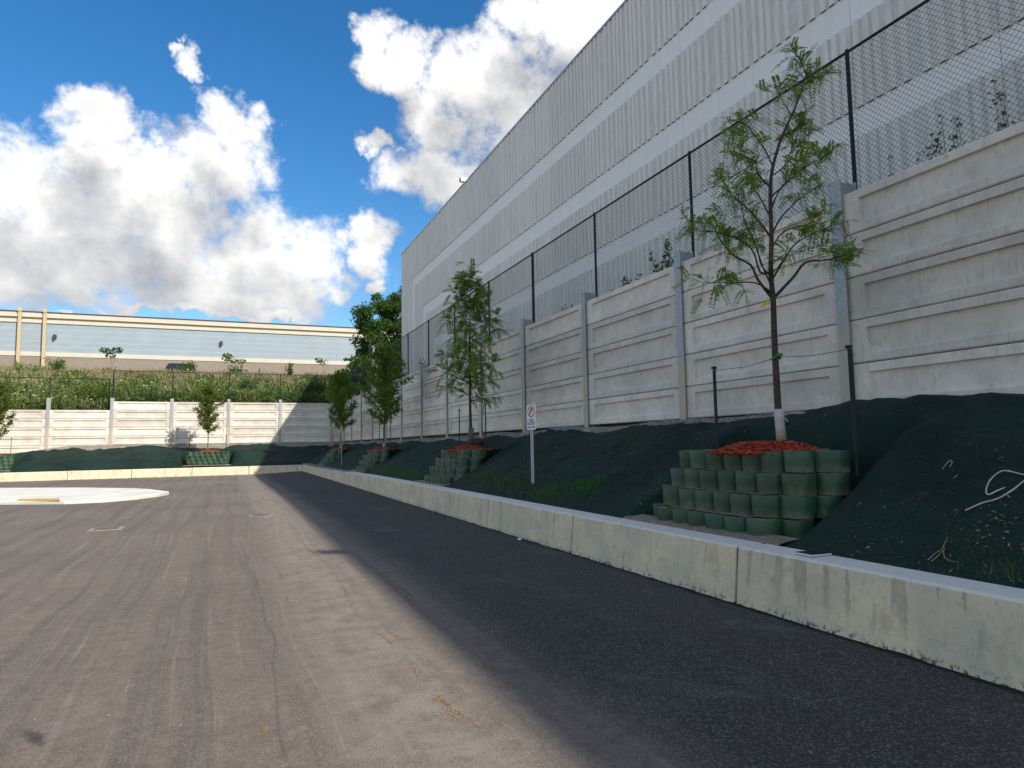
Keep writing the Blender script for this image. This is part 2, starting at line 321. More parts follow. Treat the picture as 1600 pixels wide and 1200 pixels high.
MT = dict(grit=simple('pale_grit', (.42, .38, .33), .9, var=.4), asphalt=asphalt(), panel=concrete_panel(), kerb=kerb_concrete(), net=netting(), galv=galvanised(), rib=rib_mat(), smooth=smooth_mat(),
    siding=siding(), block=block_mat(), mulch=mulch_mat(), pot=pot_mat(),
    groove=simple('groove_concrete', (.74, .715, .675), .95, scale=3., var=.15), shade_grime=simple('rib_underside_shade_grime', (.10, .085, .07), .95), black=simple('black_vinyl', (.012, .013, .018), .45, var=.2),
    soil=simple('sandy_soil', (.34, .275, .195), .95, scale=14., var=.45, bmp=.8), ground=simple('grassy_ground', (.10, .11, .05), .95, scale=.6, c2=(.16, .13, .07), world=True, bmp=.4),
    gravel=leaf_mat('gravel_stone', (.42, .41, .40), (.20, .195, .19), 0.), rock=simple('tan_footing_concrete', (.42, .36, .26), .95, scale=8., var=.35, bmp=.9),
    bark=simple('dark_bark', (.11, .082, .060), .9, scale=30., var=.5, bmp=.7), barkg=simple('grey_bark', (.20, .165, .125), .9, scale=30., var=.45, bmp=.6),
    white=simple('white_paint', (.80, .80, .78), .5, var=.06), offw=simple('bleached_concrete', (.84, .80, .70), .9, scale=.9, var=.22, bmp=.1, world=True),
    yellow=simple('yellow_paint', (.72, .45, .07), .7, scale=8., var=.2), cream=simple('cream_trim', (.64, .59, .49), .7, scale=1., var=.06),
    dkcop=simple('dark_coping', (.09, .075, .07), .6), pipe=simple('tan_downspout', (.60, .47, .28), .6, var=.1),
    wrap=simple('white_trunk_wrap', (.62, .60, .57), .85, scale=20., var=.2, bmp=.3), green=simple('green_tie', (.02, .30, .10), .5), tagy=simple('yellow_tag', (.75, .60, .03), .5, var=.05),
    stake=simple('dark_green_steel', (.018, .026, .024), .55, var=.3), wire=simple('thin_wire', (.05, .055, .05), .5),
    carb=simple('dark_blue_car_paint', (.010, .022, .065), .25, var=.05, spec=.5), carg=simple('silver_grey_car_paint', (.30, .32, .35), .3, var=.05, metal=.4), glass=simple('dark_car_glass', (.015, .018, .022), .08, var=.05, spec=.6), tyre=simple('black_tyre', (.02, .02, .02), .85), alloy=simple('grey_alloy', (.45, .45, .46), .35, metal=.7), lamp=simple('lamp_lens', (.55, .5, .45), .2),
    signred=simple('sign_red', (.62, .03, .02), .5, var=.05), signblk=simple('sign_black', (.02, .02, .02), .5, var=.05), galvs=simple('galvanised_sign_steel', (.58, .60, .61), .42, metal=.45, var=.12), hole=simple('post_hole_dark', (.02, .025, .05), .9),
    cover=simple('black_book_cover', (.012, .012, .014), .5), page=simple('white_paper', (.78, .80, .86), .8, var=.05), rope=simple('pale_rope', (.62, .58, .48), .8), blue=simple('blue_plastic', (.01, .04, .55), .4),
    iron=simple('rusty_iron', (.22, .15, .10), .8, scale=12., var=.5, bmp=.4), patch=simple('pale_concrete_collar', (.42, .36, .28), .9, scale=9., var=.35, bmp=.3), tar=simple('black_tar_edge', (.018, .018, .019), .8, scale=20., bmp=.6),
    chalk=simple('orange_marking_paint', (.48, .30, .12), .85, scale=30., var=.3), lm=simple('litter_fleck', (.40, .20, .08), .9, scale=3., c2=(.46, .38, .22)), wallight=simple('grey_lamp_housing', (.85, .86, .87), .4, var=.05),
    joint=simple('joint_filler', (.24, .225, .20), .9), coping=simple('metal_coping', (.50, .53, .55), .4, metal=.5, var=.1))
LF = dict(locust=leaf_mat('locust_leaf', (.125, .245, .030), (.25, .36, .050), .5, (.42, .38, .07)), maple=leaf_mat('maple_leaf', (.125, .250, .030), (.24, .345, .048), .5, (.22, .12, .03)),
    maplel=leaf_mat('yellow_green_maple_leaf', (.100, .150, .020), (.17, .20, .03), .35, (.26, .18, .05)), dense=leaf_mat('dense_tree_leaf', (.035, .10, .018), (.080, .16, .025), .3),
    weed=leaf_mat('weed_leaf', (.115, .20, .030), (.24, .31, .055), .35), weedd=leaf_mat('dark_weed_leaf', (.055, .12, .024), (.12, .19, .040), .35), straw=leaf_mat('seed_grass', (.42, .31, .22), (.28, .26, .11), .25),
    flower=leaf_mat('white_flower', (.75, .74, .68), (.6, .6, .5), .2), sorrel=leaf_mat('rust_seed_head', (.25, .09, .05), (.20, .06, .04), .1), yel=leaf_mat('bright_bush_leaf', (.11, .18, .02), (.20, .26, .035), .35), grass=leaf_mat('turf_blade', (.035, .13, .02), (.06, .17, .03), .3))

# ------------------------------------------------------------------ ground, lot, banks
def lot_z(x, y): return -.12*sst(22, 42, y)*sst(4.6, 1.5, x)
mb = MB(); mb.box(-600, 600, -600, 600, -1.2, -.6); struct(mb.build('ground', MT['ground']), 'wide grassy ground reaching the horizon below the lot', 'ground')
mb = MB(); xs = [-45+i*1.0 for i in range(50)]+[4.66]; ys = [-45+i*1.0 for i in range(94)]+[48.7]
mb.add([(x, y, lot_z(x, y)) for y in ys for x in xs], [(j*len(xs)+i, j*len(xs)+i+1, (j+1)*len(xs)+i+1, (j+1)*len(xs)+i) for j in range(len(ys)-1) for i in range(len(xs)-1)])
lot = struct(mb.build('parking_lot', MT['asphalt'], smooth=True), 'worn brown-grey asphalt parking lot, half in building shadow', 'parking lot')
PY = [6.55, 18.1, 29.7, 42.3]          # planters along the right bank
BPX = [-1.3, -13.55]                    # planters on the back bank
def bank_top_r(y): return 2.03 - .14*sst(7.5, 10, y) - .12*sst(14, 26, y) + .05*math.sin(y*1.3)
def bank_r(x, y):
    t = (x-5.03)/(7.72-5.03); zt = bank_top_r(y)
    z = .50 + (zt-.50)*(t*.86+.14*math.sin(min(1, max(0, t))*math.pi/2)) if t > 0 else .50+t*.2
    if t > 1: z = zt + (t-1)*(.30 if y < 8.2 else .25)
    z += .055*fbm(x*.9, y*.7, 3.)*min(1, max(0, t)*3) + .032*(fbm(x*3.2, y*2.2, 9.)-abs(fbm(x*1.6+4, y*2.9, 2.))*.9)*min(1, max(0, t)*4)
    for cy in PY:
        d = math.exp(-((y-(cy-1.31))/.22)**2 - ((x-6.75)/.42)**2); z += .16*d
        d = math.exp(-((y-(cy+1.75))/.45)**2 - ((x-6.9)/.45)**2); z += .10*d
        dd = y-cy-.26; k = (sst(1.50, 1.28, dd) if dd > 0 else sst(1.66, 1.34, -dd))*sst(7.35, 6.85, x); lim = .50+.25*sst(5.2, 6.8, x); z = z*(1-k) + min(z, lim)*k
    return z
mb = MB(); xs = [5.0+i*.075 for i in range(38)]; ys = [-8+i*.11 for i in range(571)]
vs = []
for y in ys:
    edge = 7.72 + .10*fbm(y*.8, 2.2) + .05*fbm(y*3.1, 7.) + (.34 if y < 7.6 else .34*(1-sst(7.6, 8.6, y)))
    for i, x in enumerate(xs):
        xx = 5.0 + (edge-5.0)*i/(len(xs)-1); vs.append((xx, y, bank_r(xx, y)+.02))
mb.add(vs, [(j*38+i, j*38+i+1, (j+1)*38+i+1, (j+1)*38+i) for j in range(len(ys)-1) for i in range(37)])
struct(mb.build('embankment', MT['net'], smooth=True), 'sloping bank under dark green erosion netting below the long wall', 'bank')
def bank_b(x, y):
    t = (y-48.98)/(54.2-48.98); zt = 1.78 - .42*sst(-9.5, -13.5, x) + .10*math.sin(x*.9)
    z = .42 + (zt-.42)*(max(0, t)**.8) if t > 0 else .42
    z += (.14*fbm(x*.7, y*.6, 4.) + .05*fbm(x*2.4, y*2., 9.))*min(1, max(0, t)*3)
    for cx in BPX:
        k = sst(1.75, 1.35, abs(x-cx))*sst(52.9, 52.2, y); z = z*(1-k) + min(z, .40)*k
        z += .35*math.exp(-((x-(cx+1.95))/.45)**2 - ((y-51.2)/.8)**2) + .28*math.exp(-((x-(cx-1.95))/.5)**2 - ((y-51.4)/.8)**2)
    return z
mb = MB(); nx, ny = 215, 36; vs = []
for i in range(nx):
    x = -25 + i*.15
    if x > 7.6: break
    edge = 54.35 + .16*fbm(x*.8, 5.)+.07*fbm(x*3, 1.)
    for j in range(ny): yy = 48.95 + (edge-48.95)*j/(ny-1); vs.append((x, yy, bank_b(x, yy)+.02))
nn = len(vs)//ny
mb.add(vs, [(i*ny+j, (i+1)*ny+j, (i+1)*ny+j+1, i*ny+j+1) for i in range(nn-1) for j in range(ny-1)])
struct(mb.build('embankment', MT['net'], smooth=True), 'sunlit bank under green netting below the short wall across the lot end', 'bank')
# bare soil and stone beneath the netting edge
mb = MB(); vs = []; ys = [-8+i*.4 for i in range(158)]
for y in ys: vs += [(7.3, y, bank_top_r(y)-.42), (7.72, y, bank_top_r(y)-.05), (7.98, y, min(2.0, bank_top_r(y)+.09+.03*fbm(y*1.7, 3.))), (8.3, y, 2.0)]
mb.add(vs, [(j*4+i, j*4+i+1, (j+1)*4+i+1, (j+1)*4+i) for j in range(len(ys)-1) for i in range(3)])
struct(mb.build('soil_verge', MT['soil']), 'strip of bare soil along the foot of the long wall', 'soil')
mb = MB(); vs = []; xs_ = [-25+i*.4 for i in range(84)]
for x in xs_:
    zt = 1.78-.42*sst(-9.5, -13.5, x); vs += [(x, 53.8, zt-.35), (x, 54.4, zt-.03), (x, 54.9, zt+.20), (x, 55.25, zt+.20)]
mb.add(vs, [(j*4+i, (j+1)*4+i, (j+1)*4+i+1, j*4+i+1) for j in range(len(xs_)-1) for i in range(3)])
struct(mb.build('soil_verge', MT['soil']), 'strip of bare soil along the foot of the short wall', 'soil')
# retained ground and hillside
def hill_z(x, y):
    z0 = 4.85 - .62*sst(-6.6, -8.2, x); t = (y-55.4)/19.
    z = z0 + (8.75-z0)*max(0, min(1, t)) + .18*fbm(x*.25, y*.25, 2.)*sst(55.4, 58, y)
    return z if y < 74.4 else 8.75 + .18*fbm(x*.25, y*.25, 2.)*sst(82, 74.4, y) + .15*sst(74.4, 80, y)
mb = MB(); mb.box(8.33, 90, -80, 55.45, -.5, 4.93); struct(mb.build('upper_ground', MT['ground']), 'retained upper ground behind the long wall', 'ground')
mb = MB(); mb.box(-40, 8.3, 55.27, 56.2, -.5, 4.0); struct(mb.build('retained_earth', MT['soil']), 'earth held back behind the short wall', 'ground')
mb = MB(); xs = [-90+i*2 for i in range(35)]+[-20+i*.6 for i in range(57)]+[15+i*5 for i in range(20)]; ys = [55.25+i*.6 for i in range(46)]+[83+i*8 for i in range(20)]
mb.add([(x, y, hill_z(x, y)) for y in ys for x in xs], [(j*len(xs)+i, j*len(xs)+i+1, (j+1)*len(xs)+i+1, (j+1)*len(xs)+i) for j in range(len(ys)-1) for i in range(len(xs)-1)])
struct(mb.build('hillside', MT['ground'], smooth=True), 'weedy hillside rising behind the short wall', 'hill')

# traffic island with a rounded nose
pts = [(-40, 33), (-40, 24.5)]
edge = [(0,787),(100,786.5),(160,784),(215,779),(250,774),(264,771)]
P0 = [onz(*p, .02) for p in edge]; P1 = [onz(*p, .10) for p in [(258,767),(235,764),(205,762.5),(120,761.5),(0,762)]]
poly = [(p.x, p.y) for p in P0] + [(p.x, p.y) for p in P1]
poly = [(-40, P0[0].y+.6)] + poly + [(-40, P1[-1].y+6)]
mb = MB(); cx = sum(p[0] for p in poly[1:-1])/len(poly[1:-1]); cy = sum(p[1] for p in poly[1:-1])/len(poly[1:-1])
ins = [(p[0]+(cx-p[0])*.015, p[1]+(cy-p[1])*.02) for p in poly]; n = len(poly)
mb.add([(x, y, -.25) for x, y in poly]+[(x, y, .07) for x, y in poly]+[(x, y, .10) for x, y in ins],
       [(i, (i+1) % n, n+(i+1) % n, n+i) for i in range(n)]+[(n+i, n+(i+1) % n, 2*n+(i+1) % n, 2*n+i) for i in range(n)]+[tuple(range(2*n, 3*n))])
isl = struct(mb.build('traffic_island', MT['offw']), 'bleached pale concrete traffic island with rounded nose', 'traffic island')
mb = MB(); a = onz(25, 782.5, .10); b_ = onz(94, 782.5, .10); a2 = onz(30, 779.5, .10); b2 = onz(92, 778.5, .10)
mb.add([(a.x, a.y, .104), (b_.x, b_.y, .104), (b2.x, b2.y, .104), (a2.x, a2.y, .104)], [(0, 1, 2, 3)])
mb.build('painted_strip', MT['yellow'], isl)['label'] = 'faded yellow paint along the island edge'

# ------------------------------------------------------------------ low kerb walls of cast blocks
def kerb_mesh(L, h, dep=.35):
    mb = MB(); c = .02; prof = [(.0, -.3), (.0+.02, 0), (.075, h-c), (.075+c, h), (.075+dep, h), (.075+dep, -.3)]
    k = len(prof); g_ = .018
    n_ = 6; ysl = [g_] + [g_+.012] + [g_+.012+(L-2*g_-.024)*i/n_ for i in range(1, n_)] + [L-g_-.012, L-g_]
    vs = []
    for q, y in enumerate(ysl):
        ins_ = .012 if q in (0, len(ysl)-1) else 0
        for i, (x, z) in enumerate(prof): vs.append((x+(ins_ if i < 4 else 0), y, z-(ins_ if i in (3, 4) else 0)))
    fs = [(j*k+i, (j+1)*k+i, (j+1)*k+(i+1) % k, j*k+(i+1) % k) for j in range(len(ysl)-1) for i in range(k)]
    fs += [tuple(range(k)), tuple((len(ysl)-1)*k+i for i in reversed(range(k)))]
    fs = [tuple(reversed(f)) for f in fs]
    mb.add(vs, fs); return mb
kr = thing('kerb_wall', 'long low concrete kerb wall at the foot of the shaded netted bank', 'kerb wall', (4.6, 5.5, 0))
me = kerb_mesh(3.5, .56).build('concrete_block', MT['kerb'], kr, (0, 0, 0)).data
for k in range(-4, 13):
    if k == 0: continue
    L = 3.5 if k < 12 else 1.0
    link('concrete_block', me, kr, (0, 3.5*k, -.10*sst(20, 42, 5.5+3.5*k)), 0, None if k < 12 else (1, .32, 1))
mb = MB(); mb.box(.09, .40, -14, 43.5, -.3, .535); mb.build('joint_filler', MT['joint'], kr)
kb = thing('kerb_wall', 'low sunlit concrete kerb wall across the end of the lot', 'kerb wall', (4.98, 48.6, -.12))
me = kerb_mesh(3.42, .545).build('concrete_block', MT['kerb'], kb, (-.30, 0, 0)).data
kb.children[0].rotation_euler = (0, 0, R(90))
for k in range(1, 9): link('concrete_block', me, kb, (-.30-3.42*k, 0, -.005*k), R(90))
mb = MB(); mb.box(-31, .06, .09, .40, -.3, .50); mb.build('joint_filler', MT['joint'], kb)
# tar lip where asphalt meets the kerb
mb = MB(); vs = []; n = 520; rg = random.Random(3)
for i in range(n):
    y = -6+i*.104; z0 = lot_z(4.5, y); w_ = .018+.03*abs(fbm(y*3, 1.))+rg.uniform(0, .012); h = .008+.03*max(0, fbm(y*2.3, 8.))+rg.uniform(0, .01)
    vs += [(4.64-w_-.03, y, z0+.003), (4.64-w_*.5, y, z0+h*.6), (4.64, y, z0+h)]
mb.add(vs, [(i*3+j, i*3+j+1, (i+1)*3+j+1, (i+1)*3+j) for i in range(n-1) for j in range(2)])
mb.build('asphalt_lip', MT['tar'], lot, smooth=True)

# ------------------------------------------------------------------ retaining walls
PH = .61
def panel_mesh():
    mb = MB(); L, H, D_ = 3.84, PH-.012, .15; c = .016
    y0, y1 = .17, L-.17; o = .33; r_y0, r_y1, r_z0, r_z1 = o, L-o, .115, H-.12; dp = .055
    # outer back box
    def ring(x, a, b_, c_, d_): return [(x, a, c_), (x, b_, c_), (x, b_, d_), (x, a, d_)]
    A = ring(D_, 0, L, 0, H); B = ring(c, 0, L, 0, H); C = ring(0, c, L-c, c, H-c)
    Dd = ring(0, r_y0, r_y1, r_z0, r_z1); E_ = ring(dp, r_y0+.012, r_y1-.012, r_z0+.035, r_z1-.006)
    rings = [A, B, C, Dd, E_]; vs = sum(rings, [])
    fs = [(3, 2, 1, 0)[::-1]]
    for k in range(4):
        for i in range(4): j = (i+1) % 4; fs.append((k*4+i, (k+1)*4+i, (k+1)*4+j, k*4+j))
    fs.append((16, 19, 18, 17))
    mb.add(vs, fs); return mb
def post_mesh(h):
    mb = MB(); w_ = .10; t = .014
    mb.box(-.055, -.055+t, -w_, w_, 0, h); mb.box(-.055+t, .25, -t/2, t/2, 0, h); mb.box(.25, .25+t, -w_, w_, 0, h-.01)
    return mb
WX = 8.056; ZT = 5.08
posts = [-4.5, -.7, 3.13, 7.0, 10.76, 14.59, 18.38, 22.14, 26.1, 30.02, 33.9, 37.7, 41.5, 45.3, 49.1, 52.5]
wr = thing('retaining_wall', 'long shaded retaining wall of grey framed concrete panels and steel posts', 'retaining wall', (WX, 0, 0))
pm = None; qm = None
for i in range(len(posts)):
    a = posts[i]; b_ = posts[i+1] if i+1 < len(posts) else 55.1; L = b_-a
    for r_ in range(6):
        z = ZT-PH*(r_+1)
        if r_ == 5: continue
        if pm is None: ob = panel_mesh().build('panel', MT['panel'], wr); pm = ob.data
        else: ob = link('panel', pm, wr)
        jit = random.Random(i*9+r_).uniform(-.006, .006)
        ob.location = (jit, a+.008, z+.006); ob.scale = (1, (L-.016)/3.84, 1)
    if qm is None: ob = post_mesh(3.55).build('post', MT['galv'], wr); qm = ob.data
    else: ob = link('post', qm, wr)
    ob.location = (0, a, 1.76)
wb = thing('retaining_wall', 'short sunlit retaining wall of framed panels facing the lot end', 'retaining wall', (0, 55.0, 0))
bposts = [-22.9, -19.1, -15.25, -11.45, -7.66, -3.87, -.06, 3.6, 7.4]
for i in range(len(bposts)):
    a = bposts[i]; b_ = bposts[i+1] if i+1 < len(bposts) else 8.15; L = b_-a; low = a < -8
    top = ZT-.02 - (PH if low else 0)
    for r_ in range(5 if not low else 5):
        ob = link('panel', pm, wb, (b_-.008, 0, top-PH*(r_+1)+.004), R(90), (1, (L-.016)/3.84, 1))
    ob = link('post', qm, wb, (a, 0, 1.75 if a > -8 else 1.72), R(90))
# concrete post footings poking out of the bank
rg = random.Random(8)
def boulder(sx, sy, sz, seed):
    mb = MB(); n, k = 10, 5; vs = []
    for j in range(k+1):
        th = math.pi*j/k
        for i in range(n):
            ph = 2*math.pi*i/n; d = Vector((math.sin(th)*math.cos(ph), math.sin(th)*math.sin(ph), math.cos(th)))
            q = max(abs(d.x), abs(d.y), abs(d.z)); d = d/(q**.6)*(1+.22*fbm(d.x*1.4+seed, d.y*1.4, d.z*1.4+seed)); vs.append((d.x*sx, d.y*sy, d.z*sz))
    mb.add(vs, [(j*n+i, (j+1)*n+i, (j+1)*n+(i+1) % n, j*n+(i+1) % n) for j in range(k) for i in range(n)]); return mb
for (px, py, wd, lab) in ((917, 675, .26, 'pale rough concrete footing under the post behind the parking sign bank'), (822, 677, .22, 'pale concrete footing lump beside the no parking sign top'), (1242, 652, .24, 'pale rounded footing lump right behind the wrapped trunk')):
    p = onx(px, py, 7.86); o = boulder(.16, wd, .13, px).build('post_footing', MT['rock'], None, (7.90, p.y, p.z-.04), True)
    tag(o, lab, 'footing')

# ------------------------------------------------------------------ chain link fences
def mesh_bay(L, H, dia=.085, r_=.0026):
    mb = MB()
    for sgn, off in ((1, -.002), (-1, .002)):
        k = -H
        while k < L:
            # line y = k + t, z = t (or H-t)
            t0 = max(0, -k); t1 = min(H, L-k)
            if t1-t0 > .02:
                z0, z1 = (t0, t1) if sgn > 0 else (H-t0, H-t1)
                mb.tube([(off, k+t0, z0), (off, k+t1, z1)], r_, n=3, cap=False)
            k += dia
    return mb
def fence(name, label, loc, rz, ps, H, thick=()):
    t = thing(name, label, 'fence', loc, rz); mesh_me = None; post_me = None
    for i, a in enumerate(ps):
        r_ = .042 if i in thick else .030
        mb = MB(); mb.tube([(0, 0, -.35), (0, 0, H+.02)], r_, n=10); mb.tube([(0, 0, H+.02), (0, 0, H+.05)], r_*1.15, r_*.4, n=10)
        mb.build('post', MT['black'], t, (0, a, 0))
        if i+1 < len(ps):
            L = ps[i+1]-a
            if mesh_me is None: o = mesh_bay(3.8, H-.06).build('wire_mesh', MT['black'], t, (-.03, a, .04)); mesh_me = o.data; o.scale = (1, L/3.8, 1)
            else: link('wire_mesh', mesh_me, t, (-.03, a, .04), 0, (1, L/3.8, 1))
    mb = MB(); mb.tube([(0, ps[0], H), (0, ps[-1], H)], .022, n=8); mb.build('top_rail', MT['black'], t)
    mb = MB(); mb.tube([(-.02, ps[0], .05), (-.02, ps[-1], .05)], .012, n=6); mb.build('bottom_rail', MT['black'], t)
    return t
fence('chain_link_fence', 'black chain link fence on top of the long shaded wall', (8.37, 0, 5.09), 0, [p-.04 for p in posts]+[55.3], 2.23, (6, 11))
fence('chain_link_fence', 'black chain link fence with taller rail along the short wall', (8.30, 55.3, 5.06), R(90), [0.0, .9, 4.7, 8.36, 12.17, 15.96], 2.21, (1, 5))
fence('chain_link_fence', 'black chain link fence stepped down beside the bright bush', (-7.90, 55.3, 4.44), R(90), [0, 3.55, 7.35, 11.2, 15.], 2.22, (0,))

# ------------------------------------------------------------------ big ribbed building on the right
BX, BZ = 11.8, 16.04
PWD = 2.83; ribs = [v/294*PWD for v in (14, 39, 62, 91.5, 121.5, 165, 196, 228, 251, 275)]
DL = [0, 2.64, 3.32, 5.17, 5.85, 7.69, 8.29, 10.1, 10.8, 11.6]       # depth below roof: rib, smooth, rib, smooth ...
EL = [0, 3.1, 3.8, 5.85, 6.6, 8.6, 9.3, 11.2, 11.9, 14]               # the same frames, measured from the end of the building
wh = thing('warehouse', 'tall pale warehouse of ribbed precast panels behind the long wall', 'building', (BX, 0, 0))
def rib_spans(e):
    lev = max(i for i in range(len(EL)) if e >= EL[i]) if e < 14 else 99
    if lev == 0: return [(0, 11.6)]
    out = []; k = 0
    while k < len(DL)-1:
        if k % 2 == 0 and k <= lev:
            out.append((DL[k], DL[k+1] if k < lev else (11.6 if lev % 2 == 0 else DL[k+1])))
        k += 1
    return out
def wall_panel(y0, wd, mesh_only=False):
    mb = MB(); g_ = .006
    mb.box(0, .2, g_, wd-g_, 4.4, BZ-.05, 0)
    ycs = [wd - rb*wd/PWD for rb in ribs]
    for qi, yc in enumerate(ycs):
        gb = min(wd-g_, (ycs[qi-1]+yc)/2-.001) if qi else wd-g_; ga = (ycs[qi+1]+yc)/2+.001 if qi+1 < len(ycs) else g_
        e = 49.6-(y0+yc); hw = .068
        for (a, b_) in rib_spans(e):
            z1 = BZ-.05-a if a == 0 else BZ-a; z0 = max(4.4, BZ-b_); x = -.045
            vs = [(.002, yc-hw-.012, z0), (x, yc-hw, z0), (x, yc+hw, z0), (.002, yc+hw+.012, z0), (.002, yc-hw-.012, z1), (x, yc-hw, z1), (x, yc+hw, z1), (.002, yc+hw+.012, z1)]
            mb.add([(-.004, ga, z0), (-.004, gb, z0), (-.004, gb, z1), (-.004, ga, z1)], [(3, 2, 1, 0)], 3)
            mb.add(vs, [(0, 1, 5, 4), (1, 2, 6, 5), (2, 3, 7, 6), (4, 5, 6, 7)], 1); mb.add(vs, [(3, 2, 1, 0)], 2)  # undersides darkened in the colour: shade beneath the ribs, with some dirt staining
    return mb
shared = None; k = 0; y = 46.47
mb = wall_panel(46.47, 3.13); mb.build('wall_panel', [MT['smooth'], MT['rib'], MT['shade_grime'], MT['groove']], wh, (0, 46.47, 0))
while y > -55:
    y -= PWD; e = 49.6-y
    if e < 17.5: wall_panel(y, PWD).build('wall_panel', [MT['smooth'], MT['rib'], MT['shade_grime'], MT['groove']], wh, (0, y, 0))
    elif shared is None: shared = wall_panel(-20, PWD).build('wall_panel', [MT['smooth'], MT['rib'], MT['shade_grime'], MT['groove']], wh, (0, y, 0)).data
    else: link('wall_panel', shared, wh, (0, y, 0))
mb = MB(); mb.box(.1, 50, y+.2, 49.5, 4.3, BZ-.15); mb.build('core', MT['smooth'], wh)
mb = MB(); mb.box(-.07, .25, y, 49.66, BZ-.045, BZ+.03); mb.box(.25, 50, 49.3, 49.66, BZ-.045, BZ+.03); mb.build('coping', MT['coping'], wh)
mb = MB(); mb.box(.2, 50, 49.5, 49.6, 4.3, BZ-.045); mb.build('end_wall', MT['rib'], wh)
for yl in (34.3, -8.3):
    mb = MB(); mb.box(-.05, .0, -.06, .06, -.30, .0); mb.box(-.40, -.05, -.13, .13, -.12, .10); mb.box(-.415, -.40, -.10, .10, -.09, .07, 1)
    mb.tube([(-.02, 0, -.22), (-.2, 0, -.1)], .03, n=8)
    o = mb.build('wall_light', [MT['wallight'], MT['hole']], wh, (0, yl, BZ+.02)); o['label'] = 'boxy grey floodlight at the roof edge'

# ------------------------------------------------------------------ far building
FY = 92.; fb = thing('store_building', 'long low far building with blue ribbed siding and cream trim', 'building', (0, FY, 0))
X0, X1 = -75., 34.
def fbox(nm, mat, z0, z1, dy0, x0=X0, x1=X1, dy1=12., label=None):
    mb = MB(); mb.box(x0, x1, dy0, dy1, z0, z1); o = mb.build(nm, mat, fb)
    if label: o['label'] = label
    return o
fbox('block_base', MT['block'], 8.4, 12.5, 0); fbox('cream_band', MT['cream'], 12.5, 13.0, -.06)
jx = [-75, -40, -34, -28, -22.1, -16.27, -10.3, -4.46, 1.42, 7.24, 13.02, 19, 25, 34]
for a, b_ in zip(jx[:-1], jx[1:]): fbox('siding_panel', MT['siding'], 13.0, 16.33, .02, a+.03, b_-.03)
fbox('siding_back', MT['galvs'], 13.0, 16.33, .06); fbox('cream_band', MT['cream'], 16.33, 16.72, -.10); fbox('shadow_groove', MT['pipe'], 16.72, 16.95, .05)
fbox('cream_band', MT['cream'], 16.95, 17.5, -.25); fbox('roof_coping', MT['dkcop'], 17.5, 17.62, -.32)
for x in (-22.15, -19.75):
    mb = MB(); mb.box(x-.16, x+.16, -.5, -.33, 8.9, 17.9); mb.box(x-.22, x+.22, -.56, -.30, 17.55, 17.95); mb.box(x-.05, x+.05, -.34, .02, 10.4, 10.6); mb.box(x-.05, x+.05, -.34, .02, 14.4, 14.6)
    mb.build('downspout', MT['pipe'], fb)
for px, py in ((86, 526), (346, 536)):
    p = ony(px, py, FY); mb = MB(); mb.box(-.16, .16, -.3, 0.02, -.22, .22); mb.box(-.11, .11, -.38, -.3, -.3, .05); mb.build('wall_lamp', MT['dkcop'], fb, (p.x, 0, p.z))
mb = MB()
for x in (-18.7, -17.4): mb.tube([(x, 1, 17.6), (x, 1, 18.05)], .05); mb.tube([(x, 2, 17.6), (x, 2, 18.05)], .05)
for yy in (1, 2): mb.tube([(-18.7, yy, 18.05), (-17.4, yy, 18.05)], .06)
mb.tube([(-18.7, 1, 18.05), (-18.7, 2, 18.05)], .05); mb.tube([(-17.4, 1, 18.05), (-17.4, 2, 18.05)], .05)
mb.build('roof_guard_rail', MT['white'], fb)

